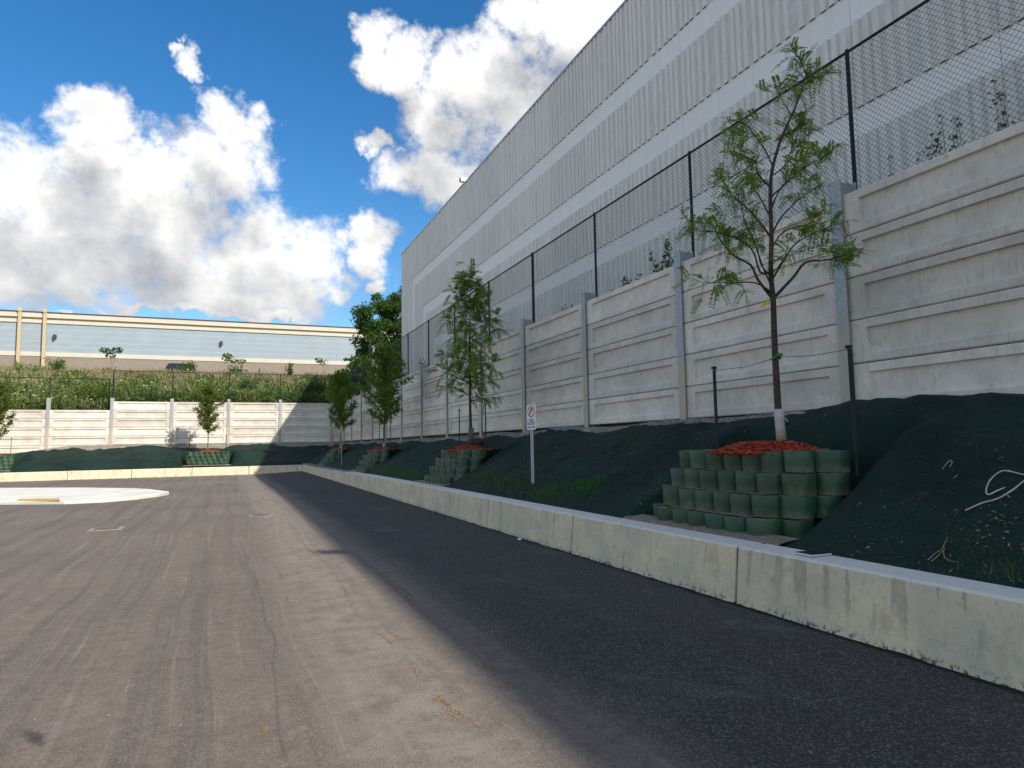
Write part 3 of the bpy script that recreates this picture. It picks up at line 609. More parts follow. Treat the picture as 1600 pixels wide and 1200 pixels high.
# ------------------------------------------------------------------ cars up on the hill
def car(name, label, loc, rz, paint, suv):
    t = thing(name, label, 'car', loc, rz); L, W_, H = (4.7, 1.85, 1.86) if suv else (4.5, 1.8, 1.5)
    hw = W_/2; belt = H*.56
    def loft(secs, nm, mat, smooth=False):
        mb = MB(); k = len(secs[0]); vs = sum(secs, []); fs = [(j*k+i, j*k+(i+1) % k, (j+1)*k+(i+1) % k, (j+1)*k+i) for j in range(len(secs)-1) for i in range(k)]
        fs += [tuple(reversed(range(k))), tuple((len(secs)-1)*k+i for i in range(k))]; mb.add(vs, fs); return mb.build(nm, mat, t, smooth=smooth)
    hood = belt*(.97 if suv else .88)
    prof = [(-L/2, .35), (-L/2-.03, hood*.8), (-L/2+.12, hood), (-L*.2, belt+.02), (L*.44, belt+.04), (L/2, belt*.95), (L/2+.02, .4), (L/2-.2, .24), (-L/2+.25, .22)]
    secs = [[(x, yy*hw, z) for x, z in prof] for yy in (-.93, -1., -.99, .99, 1., .93)]
    loft(secs, 'body', paint)
    cab = [(-L*.2, belt), (-L*.10, H-.05), (-L*.05, H), (L*.36 if suv else L*.2, H), (L*.42 if suv else L*.27, H-.06), (L*.47 if suv else L*.4, belt)]
    secs = [[(x, yy*hw*(.97 if z < H-.2 else .82), z) for x, z in cab] for yy in (-1, 1)]
    loft(secs, 'cabin', paint)
    for s in (-1, 1):
        mb = MB(); a = lambda z: s*(hw*(.97-.15*(z-belt)/(H-belt))+.008); zb, zt = belt+.06, H-.14
        for x0, x1, sl in ((-L*.16, L*.06, .06), (L*.075, L*.25, 0), (L*.265, L*.40 if suv else L*.30, -.05)):
            mb.add([(x0, a(zb), zb), (x1, a(zb), zb), (x1+min(0, sl)*L*.3, a(zt), zt), (x0+max(0, sl)*L, a(zt), zt)], [(0, 1, 2, 3)])
        mb.build('side_window', MT['glass'], t)
        mb = MB(); mb.box(-L*.19, -L*.15, s*hw*1.0-.01, s*hw*1.0+s*.16+.01, belt+.02, belt+.17) if s > 0 else mb.box(-L*.19, -L*.15, -hw-.17, -hw+.01, belt+.02, belt+.17); mb.build('mirror', paint, t)
    mb = MB(); mb.add([(-L*.185, -hw*.85, belt+.05), (-L*.185, hw*.85, belt+.05), (-L*.112, hw*.75, H-.10), (-L*.112, -hw*.75, H-.10)], [(0, 1, 2, 3)]); o = mb.build('windscreen', MT['glass'], t); o.location = (-.02, 0, .01)
    for s in (-1, 1):
        for x in (-L*.31, L*.30):
            mb = MB(); mb.tube([(0, -.11, 0), (0, .11, 0)], .36 if suv else .32, n=20); wl = mb.build('wheel', MT['tyre'], t, (x, s*(hw-.1), .36 if suv else .32))
            mb = MB(); mb.tube([(0, s*.112, 0), (0, s*.12, 0)], .22, n=14); mb.build('rim', MT['alloy'], wl)
        mb = MB(); mb.box(-L/2-.05, -L/2+.02, s*hw*.72-.16, s*hw*.72+.16, hood*.72, hood*.88); mb.build('headlight', MT['lamp'], t)
    return t
p = ony(272, 571, 80.5); car('parked_car', 'dark blue car roof showing above the weeds before the far building', (p.x, 80.5, p.z-1.70), R(0), MT['carb'], True)
p = ony(367, 577.5, 80.5); car('parked_car', 'silver grey car roof barely showing behind the roadside saplings', (p.x, 80.5, p.z-1.36), R(0), MT['carg'], False)

# ------------------------------------------------------------------ planters of green interlocking pots
def pot_mesh():
    mb = MB(); n = 14; H = .238; prof = [(.168, 0), (.179, H*.5), (.184, H-.004), (.183, H), (.176, H+.001), (.168, H-.008)]
    vs = [(r_*math.cos(2*math.pi*i/n), r_*math.sin(2*math.pi*i/n), z) for r_, z in prof for i in range(n)]
    mb.add(vs, [(j*n+i, j*n+(i+1) % n, (j+1)*n+(i+1) % n, (j+1)*n+i) for j in range(len(prof)-1) for i in range(n)])
    mb.add([vs[5*n+i] for i in range(n)], [tuple(range(n))], 1)
    return mb
pot_me = [None]; chip_rg = random.Random(77)
def planter(label, loc, rz, far=False, mulch_x=1.20):
    t = thing('planter', label, 'planter', loc, rz); rg = random.Random(int(loc[1]*10+loc[0]))
    for k in range(4):
        z = .52 + .240*k; hl = .78 + .03*k; xf = .36 + .18*k; cr = .38; path = []
        # straight front with rounded ends running back into the bank
        L_arc = math.pi/2*cr; back = .75-.1*k
        total = 2*hl + 2*L_arc + back + .12; s = .17 if k % 2 else 0.; pitch = .338
        while s <= total:
            if s < back: x, y = xf+cr+(back-s), hl+cr
            elif s < back+L_arc: a = (s-back)/cr; x, y = xf+cr-cr*math.sin(a), hl+cr*math.cos(a)
            elif s < back+L_arc+2*hl: x, y = xf, hl-(s-back-L_arc)
            elif s < back+2*L_arc+2*hl: a = (s-back-L_arc-2*hl)/cr; x, y = xf+cr-cr*math.cos(a), -hl-cr*math.sin(a)
            else: x, y = xf+cr+(s-back-2*L_arc-2*hl), -hl-cr
            s += pitch
            if pot_me[0] is None: o = pot_mesh().build('pot', [MT['pot'], MT['soil']], t); pot_me[0] = o.data; o.data.polygons.foreach_set('use_smooth', [len(q.vertices) == 4 for q in o.data.polygons])
            else: o = link('pot', pot_me[0], t)
            o.location = (x+rg.uniform(-.012, .012), y+rg.uniform(-.012, .012), z-.004+rg.uniform(-.006, .006))
            o.rotation_euler = (rg.uniform(-.03, .03), rg.uniform(-.03, .03) - .02, rg.uniform(0, 6))
            o.scale = (rg.uniform(.97, 1.05),)*2 + (1,)
        mb = MB(); hw = hl+cr-.16; x0 = xf-.07; zt = z+.237
        poly = [(x0+cr*.9, hw), (x0+.12, hw-.2), (x0, hl-.05), (x0, -hl+.05), (x0+.12, -hw+.2), (x0+cr*.9, -hw), (1.45, -hw+.25), (2.2, -hw+.9), (2.5, hw)]
        mb.prism(poly, z-.35 if k == 0 else z-.05, zt, 1, 0); mb.build('soil_fill', [MT['soil'], MT['net']], t)
    # spilled soil at the toe
    mb = MB(); n = 40; vs = []
    for i in range(n+1):
        y = -1.45+2.9*i/n; q = .03*fbm(y*4, 3.); vs += [(.0+q*.5+.035, y, .552), (.13+q, y, .572+.02*fbm(y*3, 8.)), (.34, y, .60)]
    mb.add(vs, [(i*3+j, (i+1)*3+j, (i+1)*3+j+1, i*3+j+1) for i in range(n) for j in range(2)]); mb.build('spilled_soil', MT['soil'], t, smooth=True)
    # mulch mound
    mb = MB(); rgm = chip_rg; cx, cy0 = mulch_x, -.12; nn_ = 1000 if far else 2600
    ring = 20; vs = [(cx, cy0, 1.555)]
    for rr, zz in ((.3, 1.54), (.5, 1.50), (.68, 1.445)):
        for i in range(ring): a = 2*math.pi*i/ring; vs.append((cx+rr*.8*math.cos(a), cy0+rr*1.15*math.sin(a), zz))
    mb.add(vs, [(0, 1+i, 1+(i+1) % ring) for i in range(ring)] + [(1+j*ring+i, 1+(j+1)*ring+i, 1+(j+1)*ring+(i+1) % ring, 1+j*ring+(i+1) % ring) for j in range(2) for i in range(ring)])
    for i in range(nn_):
        rr = math.sqrt(rgm.random())*.76; a = rgm.uniform(0, 6.283); x = cx+rr*.8*math.cos(a); y = cy0+rr*1.15*math.sin(a)
        z = 1.565 - .012*(rr/.3)**2*.5 - .085*sst(.25, .72, rr) + rgm.uniform(-.01, .02)
        l = rgm.uniform(.02, .055); wd = rgm.uniform(.006, .014); q = rgm.uniform(0, 6.283); tl = rgm.uniform(-.5, .5)
        d = Vector((math.cos(q), math.sin(q), tl)).normalized()*l; sd_ = Vector((-math.sin(q), math.cos(q), rgm.uniform(-.6, .6)))*wd; p = Vector((x, y, z)); up = Vector((0, 0, .008))
        mb.add([p-d-sd_, p+d-sd_*.6, p+d+sd_*.6, p-d+sd_, p+up], [(0, 1, 4), (1, 2, 4), (2, 3, 4), (3, 0, 4)])
    o = mb.build('mulch', MT['mulch'], t); o['kind'] = 'stuff'; o['label'] = 'mound of red dyed mulch chips'
    return t
PXO = 5.02
plab = ['stepped green pot planter beside the notebook, largest one with staked locust', 'stepped green pot planter beyond the parking sign, with tall locust tree',
        'stepped green pot planter under the broad maple on the shaded bank', 'stepped green pot planter in the lot corner behind the bare signpost']
for i, cy in enumerate(PY): planter(plab[i], (PXO, cy+.26, 0), 0, far=i > 1)
planter('sunlit stepped green pot planter on the short bank below its wall', (BPX[0]+.0, 49.45, -.04), R(90), True, 1.75)
planter('sunlit dusty green pot planter where the netting on the bank ends', (BPX[1], 49.45, -.08), R(90), True, 1.75)

# ------------------------------------------------------------------ trees
UU = Vector((math.cos(YAW), -math.sin(YAW), 0)); WW = Vector((math.sin(YAW), math.cos(YAW), 0)); ZZ = Vector((0, 0, 1))
def smooth_path(pts, k=3):
    pts = [Vector(p) for p in pts]; out = []
    for i in range(len(pts)-1):
        p0 = pts[max(i-1, 0)]; p1 = pts[i]; p2 = pts[i+1]; p3 = pts[min(i+2, len(pts)-1)]
        for j in range(k):
            t = j/k; out.append(.5*((2*p1)+(-p0+p2)*t+(2*p0-5*p1+4*p2-p3)*t*t+(-p0+3*p1-3*p2+p3)*t*t*t))
    return out+[pts[-1]]
def rvec(rg):
    while True:
        v = Vector((rg.uniform(-1, 1), rg.uniform(-1, 1), rg.uniform(-1, 1)))
        if .05 < v.length < 1: return v.normalized()
def locust_leaf(mb, rg, p, d, L, fat=1.):
    d = d.normalized(); side = d.cross(ZZ+rvec(rg)*.5).normalized(); n = 9
    for i in range(n):
        t = (i+.6)/n; q = p + d*L*t + Vector((0, 0, -.30*L*t*t)); l = (.062-.02*abs(t-.4))*L/.24; wv_ = (d*.0105*fat*L/.2)
        tw = Vector((0, 0, rg.uniform(-.3, .15)))
        for s in (-1, 1):
            e = (side*s + d*.35 + tw).normalized()*l
            mb.add([q, q+e*.5+wv_, q+e, q+e*.5-wv_], [(0, 1, 2, 3)])
def broad_leaf(mb, rg, p, s):
    n = rvec(rg); n.z = abs(n.z)*.8+.15; n.normalize(); a = n.cross(rvec(rg)).normalized(); b_ = n.cross(a)
    f = n*(-.25*s)
    mb.add([p-a*s*.5, p-a*s*.1+b_*s*.42+f, p+a*s*.6, p-a*s*.1-b_*s*.42+f], [(0, 1, 2), (0, 2, 3)])
def tree(name, label, base, trunk, branches, leafer, bark, leafm, extra=None, group=None, r0=.05):
    t = thing(name, label, 'tree', base, 0, group); mt_ = MB(); k = len(trunk)
    tp = smooth_path(trunk, 4); n = len(tp); mt_.tube(tp, [r0*(1-i/(n-1))**1.05+.004 for i in range(n)], n=8); mt_.build('trunk', bark, t, smooth=True)
    mbr = MB(); ml = MB()
    for (pts, rr) in branches:
        sp = smooth_path(pts, 3); mbr.tube(sp, rr, rr*.28, n=5)
    leafer(ml, mbr)
    mbr.build('branches', bark, t, smooth=True); ml.build('foliage', leafm, t)
    if extra: extra(t)
    return t
# --- near locust, branches read off the photograph, set in depth by hand
def zoomp(x, y): return (1000+x/2.667, 50+y/2.667)
B1 = onx(1221, 684, 6.3); DEP = (B1-EYE).dot(_f)
def tp1(zx, zy, w_=0.):
    px, py = zoomp(zx, zy) if zx < 1000 else (zx, zy)
    d = ray(px, py); p = EYE + d*((DEP+w_)/d.dot(_f)); return p-B1
trunk1 = [Vector((0, 0, -.15)), tp1(1221, 684), tp1(1216, 640), tp1(1213, 590), tp1(1210, 530), tp1(555, 1120), tp1(545, 1000), tp1(548, 850), tp1(543, 700), tp1(550, 580), tp1(590, 440), tp1(640, 330), tp1(680, 220), tp1(690, 170), tp1(650, 90)]
br1 = [([(552,1110),(490,1030),(460,970),(390,930),(330,860),(295,800),(200,790)], .020, .5), ([(548,1085),(480,1045),(380,1045),(265,1045)], .013, -.35),
       ([(545,1000),(500,1000),(462,900),(350,840),(250,830)], .015, -.5), ([(548,860),(490,780),(430,720),(380,680),(330,600)], .016, .45),
       ([(545,650),(490,590),(480,540),(400,500)], .013, -.4), ([(553,560),(520,490),(470,420),(430,380),(395,395)], .011, .3),
       ([(560,1105),(640,1020),(690,960),(780,950),(850,930),(900,900)], .021, .35), ([(546,1040),(600,950),(640,890),(700,850),(790,810)], .014, -.5),
       ([(546,850),(590,770),(660,700),(740,640)], .014, .5), ([(543,690),(610,630),(680,570),(780,510)], .013, -.35), ([(547,600),(600,560),(640,470),(660,410)], .010, .35),
       ([(600,430),(650,400),(680,360)], .008, .2), ([(630,345),(590,280),(575,235)], .008, -.2), ([(685,190),(720,175),(735,160)], .006, .1), ([(548,780),(500,690),(470,640),(460,560)], .012, .7),
       ([(545,740),(580,660),(620,610),(650,540)], .011, -.75), ([(552,1060),(520,1000),(470,860),(440,800),(400,640)], .012, -.6), ([(550,900),(600,830),(700,800),(760,740)], .012, .75),
       ([(548,1010),(590,960),(610,920)], .008, -.4), ([(545,1020),(500,960),(490,880),(470,820)], .009, .3)]
def bp(pl, wmax): return [tp1(x, y, wmax*(i/(len(pl)-1))**1.2) for i, (x, y) in enumerate(pl)]
B1L = [(bp(pl, wm), rr) for pl, rr, wm in br1]
def leaf1(ml, mbr):
    rg = random.Random(21)
    for pts, rr in B1L + [([trunk1[i] for i in range(9, 15)], .02)]:
        sp = smooth_path(pts, 5); n = len(sp)
        for i in range(int(n*.52), n):
            q = sp[i]; dirn = (sp[min(i+1, n-1)]-sp[i-1]).normalized(); dens = .35 + 1.95*(i/n)
            for _ in range(int(dens)+ (1 if rg.random() < dens % 1 else 0)):
                o = (rvec(rg)*1.1+dirn*.5+Vector((0, 0, .15))).normalized(); L = rg.uniform(.06, .30); e = q+o*L
                mbr.tube([q, q+o*L*.6, e], .0035, .002, n=3, cap=False)
                for __ in range(rg.choice((2, 3, 3, 4))): locust_leaf(ml, rg, q.lerp(e, rg.uniform(.15, 1)), (o*.6+rvec(rg)*1.1+UU*rg.uniform(-.4, .4)), rg.uniform(.09, .23), rg.uniform(.8, 1.2))
def ex1(t):
    mb = MB(); pts = [trunk1[1]+Vector((0, 0, -.03)), trunk1[1].lerp(trunk1[2], .6), trunk1[2].lerp(trunk1[3], .02)]
    mb.tube(pts, [.062, .056, .060], n=12)
    for s in range(5):   # spiral folds of the paper wrap
        z0 = .0+.075*s; ring_ = [(trunk1[1].lerp(trunk1[2], min(1, (z0+.07*j/8)/.36)) + Vector((.058*math.cos(j*.8+s), .058*math.sin(j*.8+s), 0))) for j in range(9)]
        mb.tube(ring_, .006, n=4)
    for j in range(2): mb.tube([trunk1[2]+UU*.05+Vector((0, 0, -.02-.07*j)), trunk1[2]+UU*(.09+.015*j)+Vector((0, 0, -.07-.07*j)), trunk1[2]+UU*(.085+.01*j)+Vector((0, 0, -.13-.07*j))], .013, .008, n=5)
    mb.build('trunk_wrap', MT['wrap'], t, smooth=True)['label'] = 'torn white paper wrap on the trunk foot'
    p = tp1(1190, 480, -.06); q = tp1(1202, 470, -.06); d = (q-p); sv = Vector((0, 0, 1)).cross(d).normalized(); nrm = d.cross(WW).normalized()*.02
    mb = MB(); mb.add([p-nrm, q-nrm, q+nrm, p+nrm, p-nrm+WW*.004, q-nrm+WW*.004, q+nrm+WW*.004, p+nrm+WW*.004], [(0,1,2,3),(7,6,5,4),(0,4,5,1),(1,5,6,2),(2,6,7,3),(3,7,4,0)]); mb.build('nursery_tag', MT['tagy'], t)
    mb = MB(); c = tp1(1215, 560)
    for k in range(2): mb.tube([c+Vector((.05*math.cos(a*.63), .05*math.sin(a*.63), .02*k+.004*a)) for a in range(11)], .012, n=6)
    mb.tube([c+Vector((.0, 0, .01))-UU*.04-WW*.03, c-UU*.11-WW*.02+Vector((0, 0, -.02))], .011, n=6); mb.build('tie_strap', MT['green'], t, smooth=True)
tree('locust_tree', 'sparse young locust tree with white wrapped trunk foot in the largest planter', B1, trunk1, B1L, leaf1, MT['bark'], LF['locust'], ex1, 'young trees in the planters', .046)

def auto_tree(name, label, base, H, clear, wid, kind, seed, nb, leafm, bark, dens=1., lean=0., leaf_s=.075, r0=.045, extra=None):
    rg = random.Random(seed); top = Vector((lean, rg.uniform(-.05, .05), H))
    trunk = [Vector((0, 0, -.15)), Vector((0, 0, 0))] + [Vector((rg.uniform(-.03, .03)+lean*t, rg.uniform(-.03, .03), H*t)) for t in (.2, .4, .6, .8)] + [top]
    tps = smooth_path(trunk, 6); brs = []
    for i in range(nb):
        t = clear/H + (1-clear/H-.03)*(i+rg.uniform(-.3, .3))/nb; t = max(clear/H, min(.97, t)); z = H*t
        p = min(tps, key=lambda q: abs(q.z-z)); a = i*2.4+rg.uniform(-.4, .4)
        f = (t-clear/H)/(1-clear/H)
        if kind == 'cone': rl = wid*(.62+.38*math.sin(min(1, f*2.4)*1.57))*(1-f)**.75 + .10
        else: rl = wid*max(.14, math.sin(math.pi*min(1, (.20+f*.80)))**.75)
        rl *= rg.uniform(.75, 1.15); up = (.45 if kind == 'cone' else .95)+rg.uniform(-.15, .25)
        d = Vector((math.cos(a), math.sin(a), 0)); e = p+d*rl+Vector((0, 0, rl*up)); mid = p+d*rl*.5+Vector((0, 0, rl*up*(.35 if kind == 'cone' else .6)))
        if kind == 'cone': e.z -= rl*.18
        brs.append(([p, mid, e], .009+.010*(1-f)))
    def lf(ml, mbr):
        for pts, rr in brs + [([tps[int(len(tps)*.75)], tps[int(len(tps)*.88)], tps[-1]], .01)]:
            sp = smooth_path(pts, 4); n = len(sp)
            for i in range(int(n*.2), n):
                q = sp[i]; dirn = (sp[min(i+1, n-1)]-sp[i-1]).normalized()
                for _ in range(2 if kind == 'cone' else 5):
                    o = (rvec(rg)+dirn*.6).normalized(); L = rg.uniform(.10, .34); e = q+o*L; mbr.tube([q, e], .003, .002, n=3, cap=False)
                    if kind == 'cone':
                        for __ in range(2 if rg.random() < .75 else 3): locust_leaf(ml, rg, q.lerp(e, rg.uniform(.3, 1)), o+rvec(rg)*.7+Vector((0, 0, -.30)), rg.uniform(.18, .31), 1.35)
                    else:
                        for __ in range(int(7*dens)): broad_leaf(ml, rg, q.lerp(e, rg.uniform(.1, 1.1))+rvec(rg)*rg.uniform(.02, .10), leaf_s*rg.uniform(.7, 1.3))
    return tree(name, label, base, trunk, brs, lf, bark, leafm, extra, 'young trees in the planters', r0)
def wrapx(h, r_=.05, mat='wrap'):
    def f(t):
        mb = MB(); mb.tube([(0, 0, -.02), (0, 0, h*.5), (0, 0, h)], [r_*1.05, r_, r_*1.04], n=10); mb.build('trunk_wrap', MT[mat], t, smooth=True)
    return f
auto_tree('locust_tree', 'tall conical locust tree beyond the parking sign, full of drooping leaves', (6.25, 18.05, 1.66), 4.95, 1.15, 1.12, 'cone', 4, 30, LF['locust'], MT['bark'], 1.35, r0=.055, extra=wrapx(.42, .075, 'barkg'))
auto_tree('maple_tree', 'broad leafy maple on the shaded bank between locust and lot corner', (6.25, 29.65, 1.58), 4.25, .95, .98, 'oval', 9, 34, LF['maple'], MT['bark'], 1.15, r0=.045, extra=wrapx(.14, .05))
auto_tree('maple_tree', 'maple in the lot corner behind the bare signpost', (6.25, 42.2, 1.55), 4.5, 1.05, .95, 'oval', 14, 30, LF['maple'], MT['barkg'], 1.0, r0=.045, extra=wrapx(.12, .05), leaf_s=.085)
auto_tree('maple_tree', 'sunlit yellow-green maple casting its shadow on the short wall', (BPX[0]-.05, 51.3, 1.52), 4.45, 1.2, .78, 'oval', 23, 32, LF['maplel'], MT['barkg'], .95, r0=.045, leaf_s=.09)
auto_tree('maple_tree', 'bright sunlit maple rising where the bank netting ends', (BPX[1]+.0, 51.3, 1.48), 4.45, .75, 1.25, 'oval', 31, 34, LF['maplel'], MT['barkg'], 1.0, r0=.045, leaf_s=.09)

# stakes and tie wires
def stake(label, x, y, z0, h, lean=(0, 0)):
    o = MB(); o.tube([(0, 0, 0), (lean[0], lean[1], h)], .016, n=4); o.box(-.004, .004, -.03, .03, .0, h-.02); o.box(-.026+lean[0], .026+lean[0], -.026+lean[1], .026+lean[1], h-.01, h+.025)
    return tag(o.build('tree_stake', MT['stake'], None, (x, y, z0)), label, 'stake', 'steel stakes beside the planted trees')
sA = onx(1121, 700, 6.25); sA2 = onx(1120, 575, 6.25); sB = onx(1338, 714, 6.25); sB2 = onx(1326, 543, 6.25)
stake('thin dark stake by the wrapped locust, on the parking sign side', sA.x, sA.y, 1.25, sA2.z-1.25)
stake('thin dark stake rising past a wall post at the wrapped locust', sB.x, sB.y, 1.20, sB2.z-1.20, (0, sB2.y-sB.y))
def wires(label, pts):
    mb = MB(); mb.tube(pts, .0035, n=4); return tag(mb.build('tie_wire', MT['wire']), label, 'wire')
tc_ = B1+tp1(1215, 558); wires('slack tie wire running between both stakes of the wrapped locust', [(sA.x, sA.y, sA2.z-.03), (sA.x+.02, (sA.y+tc_.y)/2, (sA2.z+tc_.z)/2-.05), tuple(tc_), (tc_.x, (tc_.y+sB.y)/2, (tc_.z+sB2.z)/2-.04), (sB.x, sB2.y, sB2.z-.02)])
for (px, pyb, pyt, X, lab) in ((759, 694, 632, 6.1, 'short dark stake by the tall conical locust, signpost side'), (718, 688, 641, 6.5, 'short dark stake by the tall conical locust, far side'),
                         (593, 699, 664, 6.3, 'small dark stake by the broad maple, corner side'), (610, 698, 660, 6.3, 'small dark stake by the broad maple, locust side')):
    p = onx(px, pyb, X); q = onx(px, pyt, X); stake(lab, X, p.y, p.z-.3, q.z-p.z+.3)
for (px, pyb, pyt, lab) in ((296, 705, 680, 'thin stake by the sunlit yellow-green maple, on its shadow side'), (353, 705, 680, 'thin stake by the sunlit yellow-green maple, lot corner side'), (16.5, 712, 685, 'thin stake by the bright maple at the netting end')):
    p = ony(px, pyb, 51.0); q = ony(px, pyt, 51.0); stake(lab, p.x, 51.0, p.z-.3, q.z-p.z+.3)

# big tree behind the warehouse corner
def big_tree(name, label, base, H, cen, rad, nl, seed, lm, leaf=.2):
    rg = random.Random(seed); t = thing(name, label, 'tree', base); mb = MB(); mb.tube([(0, 0, -.3), (.1, 0, H*.2), (0, .1, H*.5), (.1, .1, H*.8)], .28, .06, n=8)
    clumps = []
    for i in range(170):
        d = rvec(rg); r_ = rg.uniform(.2, 1.0)**.6; c = Vector((cen[0]+d.x*rad[0]*r_, cen[1]+d.y*rad[1]*r_, cen[2]+d.z*rad[2]*r_)); clumps.append((c, rg.uniform(.09, .20)*min(rad)))
        if i < 22: mb.tube([(0, 0, H*rg.uniform(.2, .5)), (c.x*.5, c.y*.5, c.z*.75), tuple(c)], .07, .015, n=4)
    mb.build('trunk', MT['bark'], t, smooth=True); ml = MB()
    for i in range(nl):
        c, s = rg.choice(clumps); d = rvec(rg); r_ = s*rg.uniform(.1, 1.45)**.7; broad_leaf(ml, rg, c+Vector((d.x*r_, d.y*r_, d.z*r_*.8)), leaf*rg.uniform(.6, 1.3))
    ml.build('foliage', lm, t); return t
big_tree('leafy_tree', 'big dense green tree behind the far corner of the warehouse', (14.6, 63.5, 6.5), 10.5, (.5, 0, 5.7), (5.1, 4.0, 4.5), 42000, 3, LF['dense'], .19)
big_tree('leafy_tree', 'smaller dark tree skirt low beside the big tree over the fence', (10.6, 61.5, 6.2), 4.0, (0, 0, 1.9), (1.7, 1.4, 1.9), 7000, 6, LF['dense'], .16)

# ------------------------------------------------------------------ meadow and shrubs on the hillside
rg = random.Random(55); mb = MB()
def blade(p, h, wd, m, lean=.35):
    a = rg.uniform(0, 6.283); l = Vector((math.cos(a), math.sin(a), 0)); sd_ = Vector((-l.y, l.x, 0))*wd; k = rg.uniform(0, lean)*h
    mb.add([p-sd_, p+sd_, p+l*k+Vector((0, 0, h))], [(0, 1, 2)], m)
for i in range(15500):
    x = rg.uniform(-24, 12); y = 55.7 + 20.5*rg.random()**1.35; z = hill_z(x, y); f = (y-55.7)/19; pn = fbm(x*.35, y*.35, 6.)
    p = Vector((x, y, z)); u_ = rg.random()
    if u_ < .10+.66*f + pn*.7:
        h = rg.uniform(.45, 1.0)
        for _ in range(4): blade(p+Vector((rg.uniform(-.15, .15), rg.uniform(-.15, .15), 0)), h*rg.uniform(.7, 1.1), .018, 2 if rg.random() < .62 else 0)
        for _ in range(2): blade(p+Vector((rg.uniform(-.15, .15), rg.uniform(-.15, .15), h*.62)), h*.38, .04, 2)
    else:
        h = rg.uniform(.35, .95)*(1.15-.4*f); m = 0 if rg.random() < .55+pn*.4 else 1
        for _ in range(9): broad_leaf_p = p+Vector((rg.uniform(-.2, .2), rg.uniform(-.2, .2), h*rg.random())); k0 = len(mb.m); broad_leaf(mb, rg, broad_leaf_p, rg.uniform(.12, .26)); mb.m[k0:] = [m]*(len(mb.m)-k0)
        blade(p, h, .02, m)
    if rg.random() < .006*(1.2-f)+.035*sst(-8, -14, x)*(1-f):
        q = p+Vector((rg.uniform(-.2, .2), rg.uniform(-.2, .2), rg.uniform(.7, 1.05))); s = rg.uniform(.05, .11)
        mb.add([q+Vector((s*math.cos(a), s*math.sin(a), rg.uniform(-.01, .01))) for a in (0, 1.05, 2.1, 3.14, 4.19, 5.24)], [(0, 1, 2, 3, 4, 5)], 3); mb.add([q+Vector((s, 0, -.02)), q+Vector((-s, 0, -.02)), q+Vector((0, 0, -.5))], [(0, 1, 2)], 0)
        mb.add([q+Vector((s*math.cos(a)*.8, .0, s*math.sin(a)*.6+.02)) for a in (0, 1.05, 2.1, 3.14, 4.19, 5.24)], [(0, 1, 2, 3, 4, 5)], 3)
    if f > .7 and rg.random() < .003:
        for _ in range(7): blade(p+Vector((rg.uniform(-.05, .05), rg.uniform(-.05, .05), rg.uniform(.5, .9))), .4, .05, 4, .1)
tag(mb.build('meadow_weeds', [LF['weed'], LF['weedd'], LF['straw'], LF['flower'], LF['sorrel']]), 'flowering weeds and seeding grass covering the hillside behind the short wall', 'weeds', kind='stuff')
def shrub(label, px, py, Y, r_, h, n, lm, seed, leaf=.16):
    rg2 = random.Random(seed); p = ony(px, py, Y); base = (p.x, Y, hill_z(p.x, Y)-.05); t = thing('shrub', label, 'shrub', base); ml = MB(); ms = MB()
    for k in range(9):
        d = rvec(rg2); e = Vector((d.x*r_*.8, d.y*r_*.8, h*rg2.uniform(.6, 1.0))); ms.tube([(0, 0, 0), tuple(e*.5+Vector((0, 0, h*.1))), tuple(e)], .02, .006, n=4)
        for i in range(n//9): q = e*rg2.uniform(.35, 1.05)+rvec(rg2)*r_*rg2.uniform(.1, .45); q.z = max(.05, q.z); broad_leaf(ml, rg2, q, leaf*rg2.uniform(.6, 1.3))
    ms.build('stems', MT['bark'], t); ml.build('foliage', lm, t)
shrub('bright yellow-green bush right behind the lowered stretch of fence', 150, 610, 57.2, 1.3, 1.9, 1500, LF['yel'], 1)
shrub('low bright bush at the fence base beside the tall fence post', 205, 620, 57.0, .9, 1.0, 600, LF['yel'], 2)
shrub('dark broad-leaved shrub in mid meadow, up the slope from the sunlit maple', 388, 604, 59.5, 1.0, 1.5, 900, LF['weedd'], 3)
shrub('dark shrub in shadow at the corner where both fences meet', 482, 612, 58.2, 1.6, 1.7, 1800, LF['weedd'], 4)
shrub('leafy shrub on the crest before the tan downspouts', 88, 580, 73.5, .9, 1.6, 600, LF['weedd'], 5)
shrub('feathery tall weeds below the first tan downspout', 42, 582, 73., 1.2, 1.2, 600, LF['weed'], 6)
shrub('green shrub hiding the tail of the dark blue car', 293, 578, 74.5, .9, 1.5, 600, LF['weedd'], 7)
shrub('loose shrub in front of the silver grey car', 372, 578, 74.5, 1.5, 1.5, 420, LF['weed'], 8)
shrub('slim upright shrub on the crest nearer the big tree', 453, 578, 73., .45, 2.0, 420, LF['weedd'], 9)
def sapling(label, px, pyt, Y, r_, n, lm, seed):
    rg2 = random.Random(seed); p = ony(px, pyt, Y); zb = hill_z(p.x, Y); h = p.z-zb; t = thing('sapling', label, 'tree', (p.x, Y, zb)); ms = MB(); ml = MB()
    ms.tube([(.3, 0, -.1), (.15, 0, h*.4), (0, 0, h*.9)], .03, .012, n=5); ms.tube([(.2, 0, h*.3), (.45, 0, h*.6), (.5, 0, h*.85)], .02, .008, n=4)
    for k in range(5):
        c = Vector((rg2.uniform(-r_, r_), rg2.uniform(-.4, .4), h*rg2.uniform(.72, 1.))); ms.tube([(.1, 0, h*.6), tuple(c)], .012, .006, n=4)
        for i in range(n//5): d = rvec(rg2); broad_leaf(ml, rg2, c+Vector((d.x*.42, d.y*.4, d.z*.22)), .2*rg2.uniform(.6, 1.2))
    ms.build('stem', MT['barkg'], t); ml.build('foliage', lm, t)
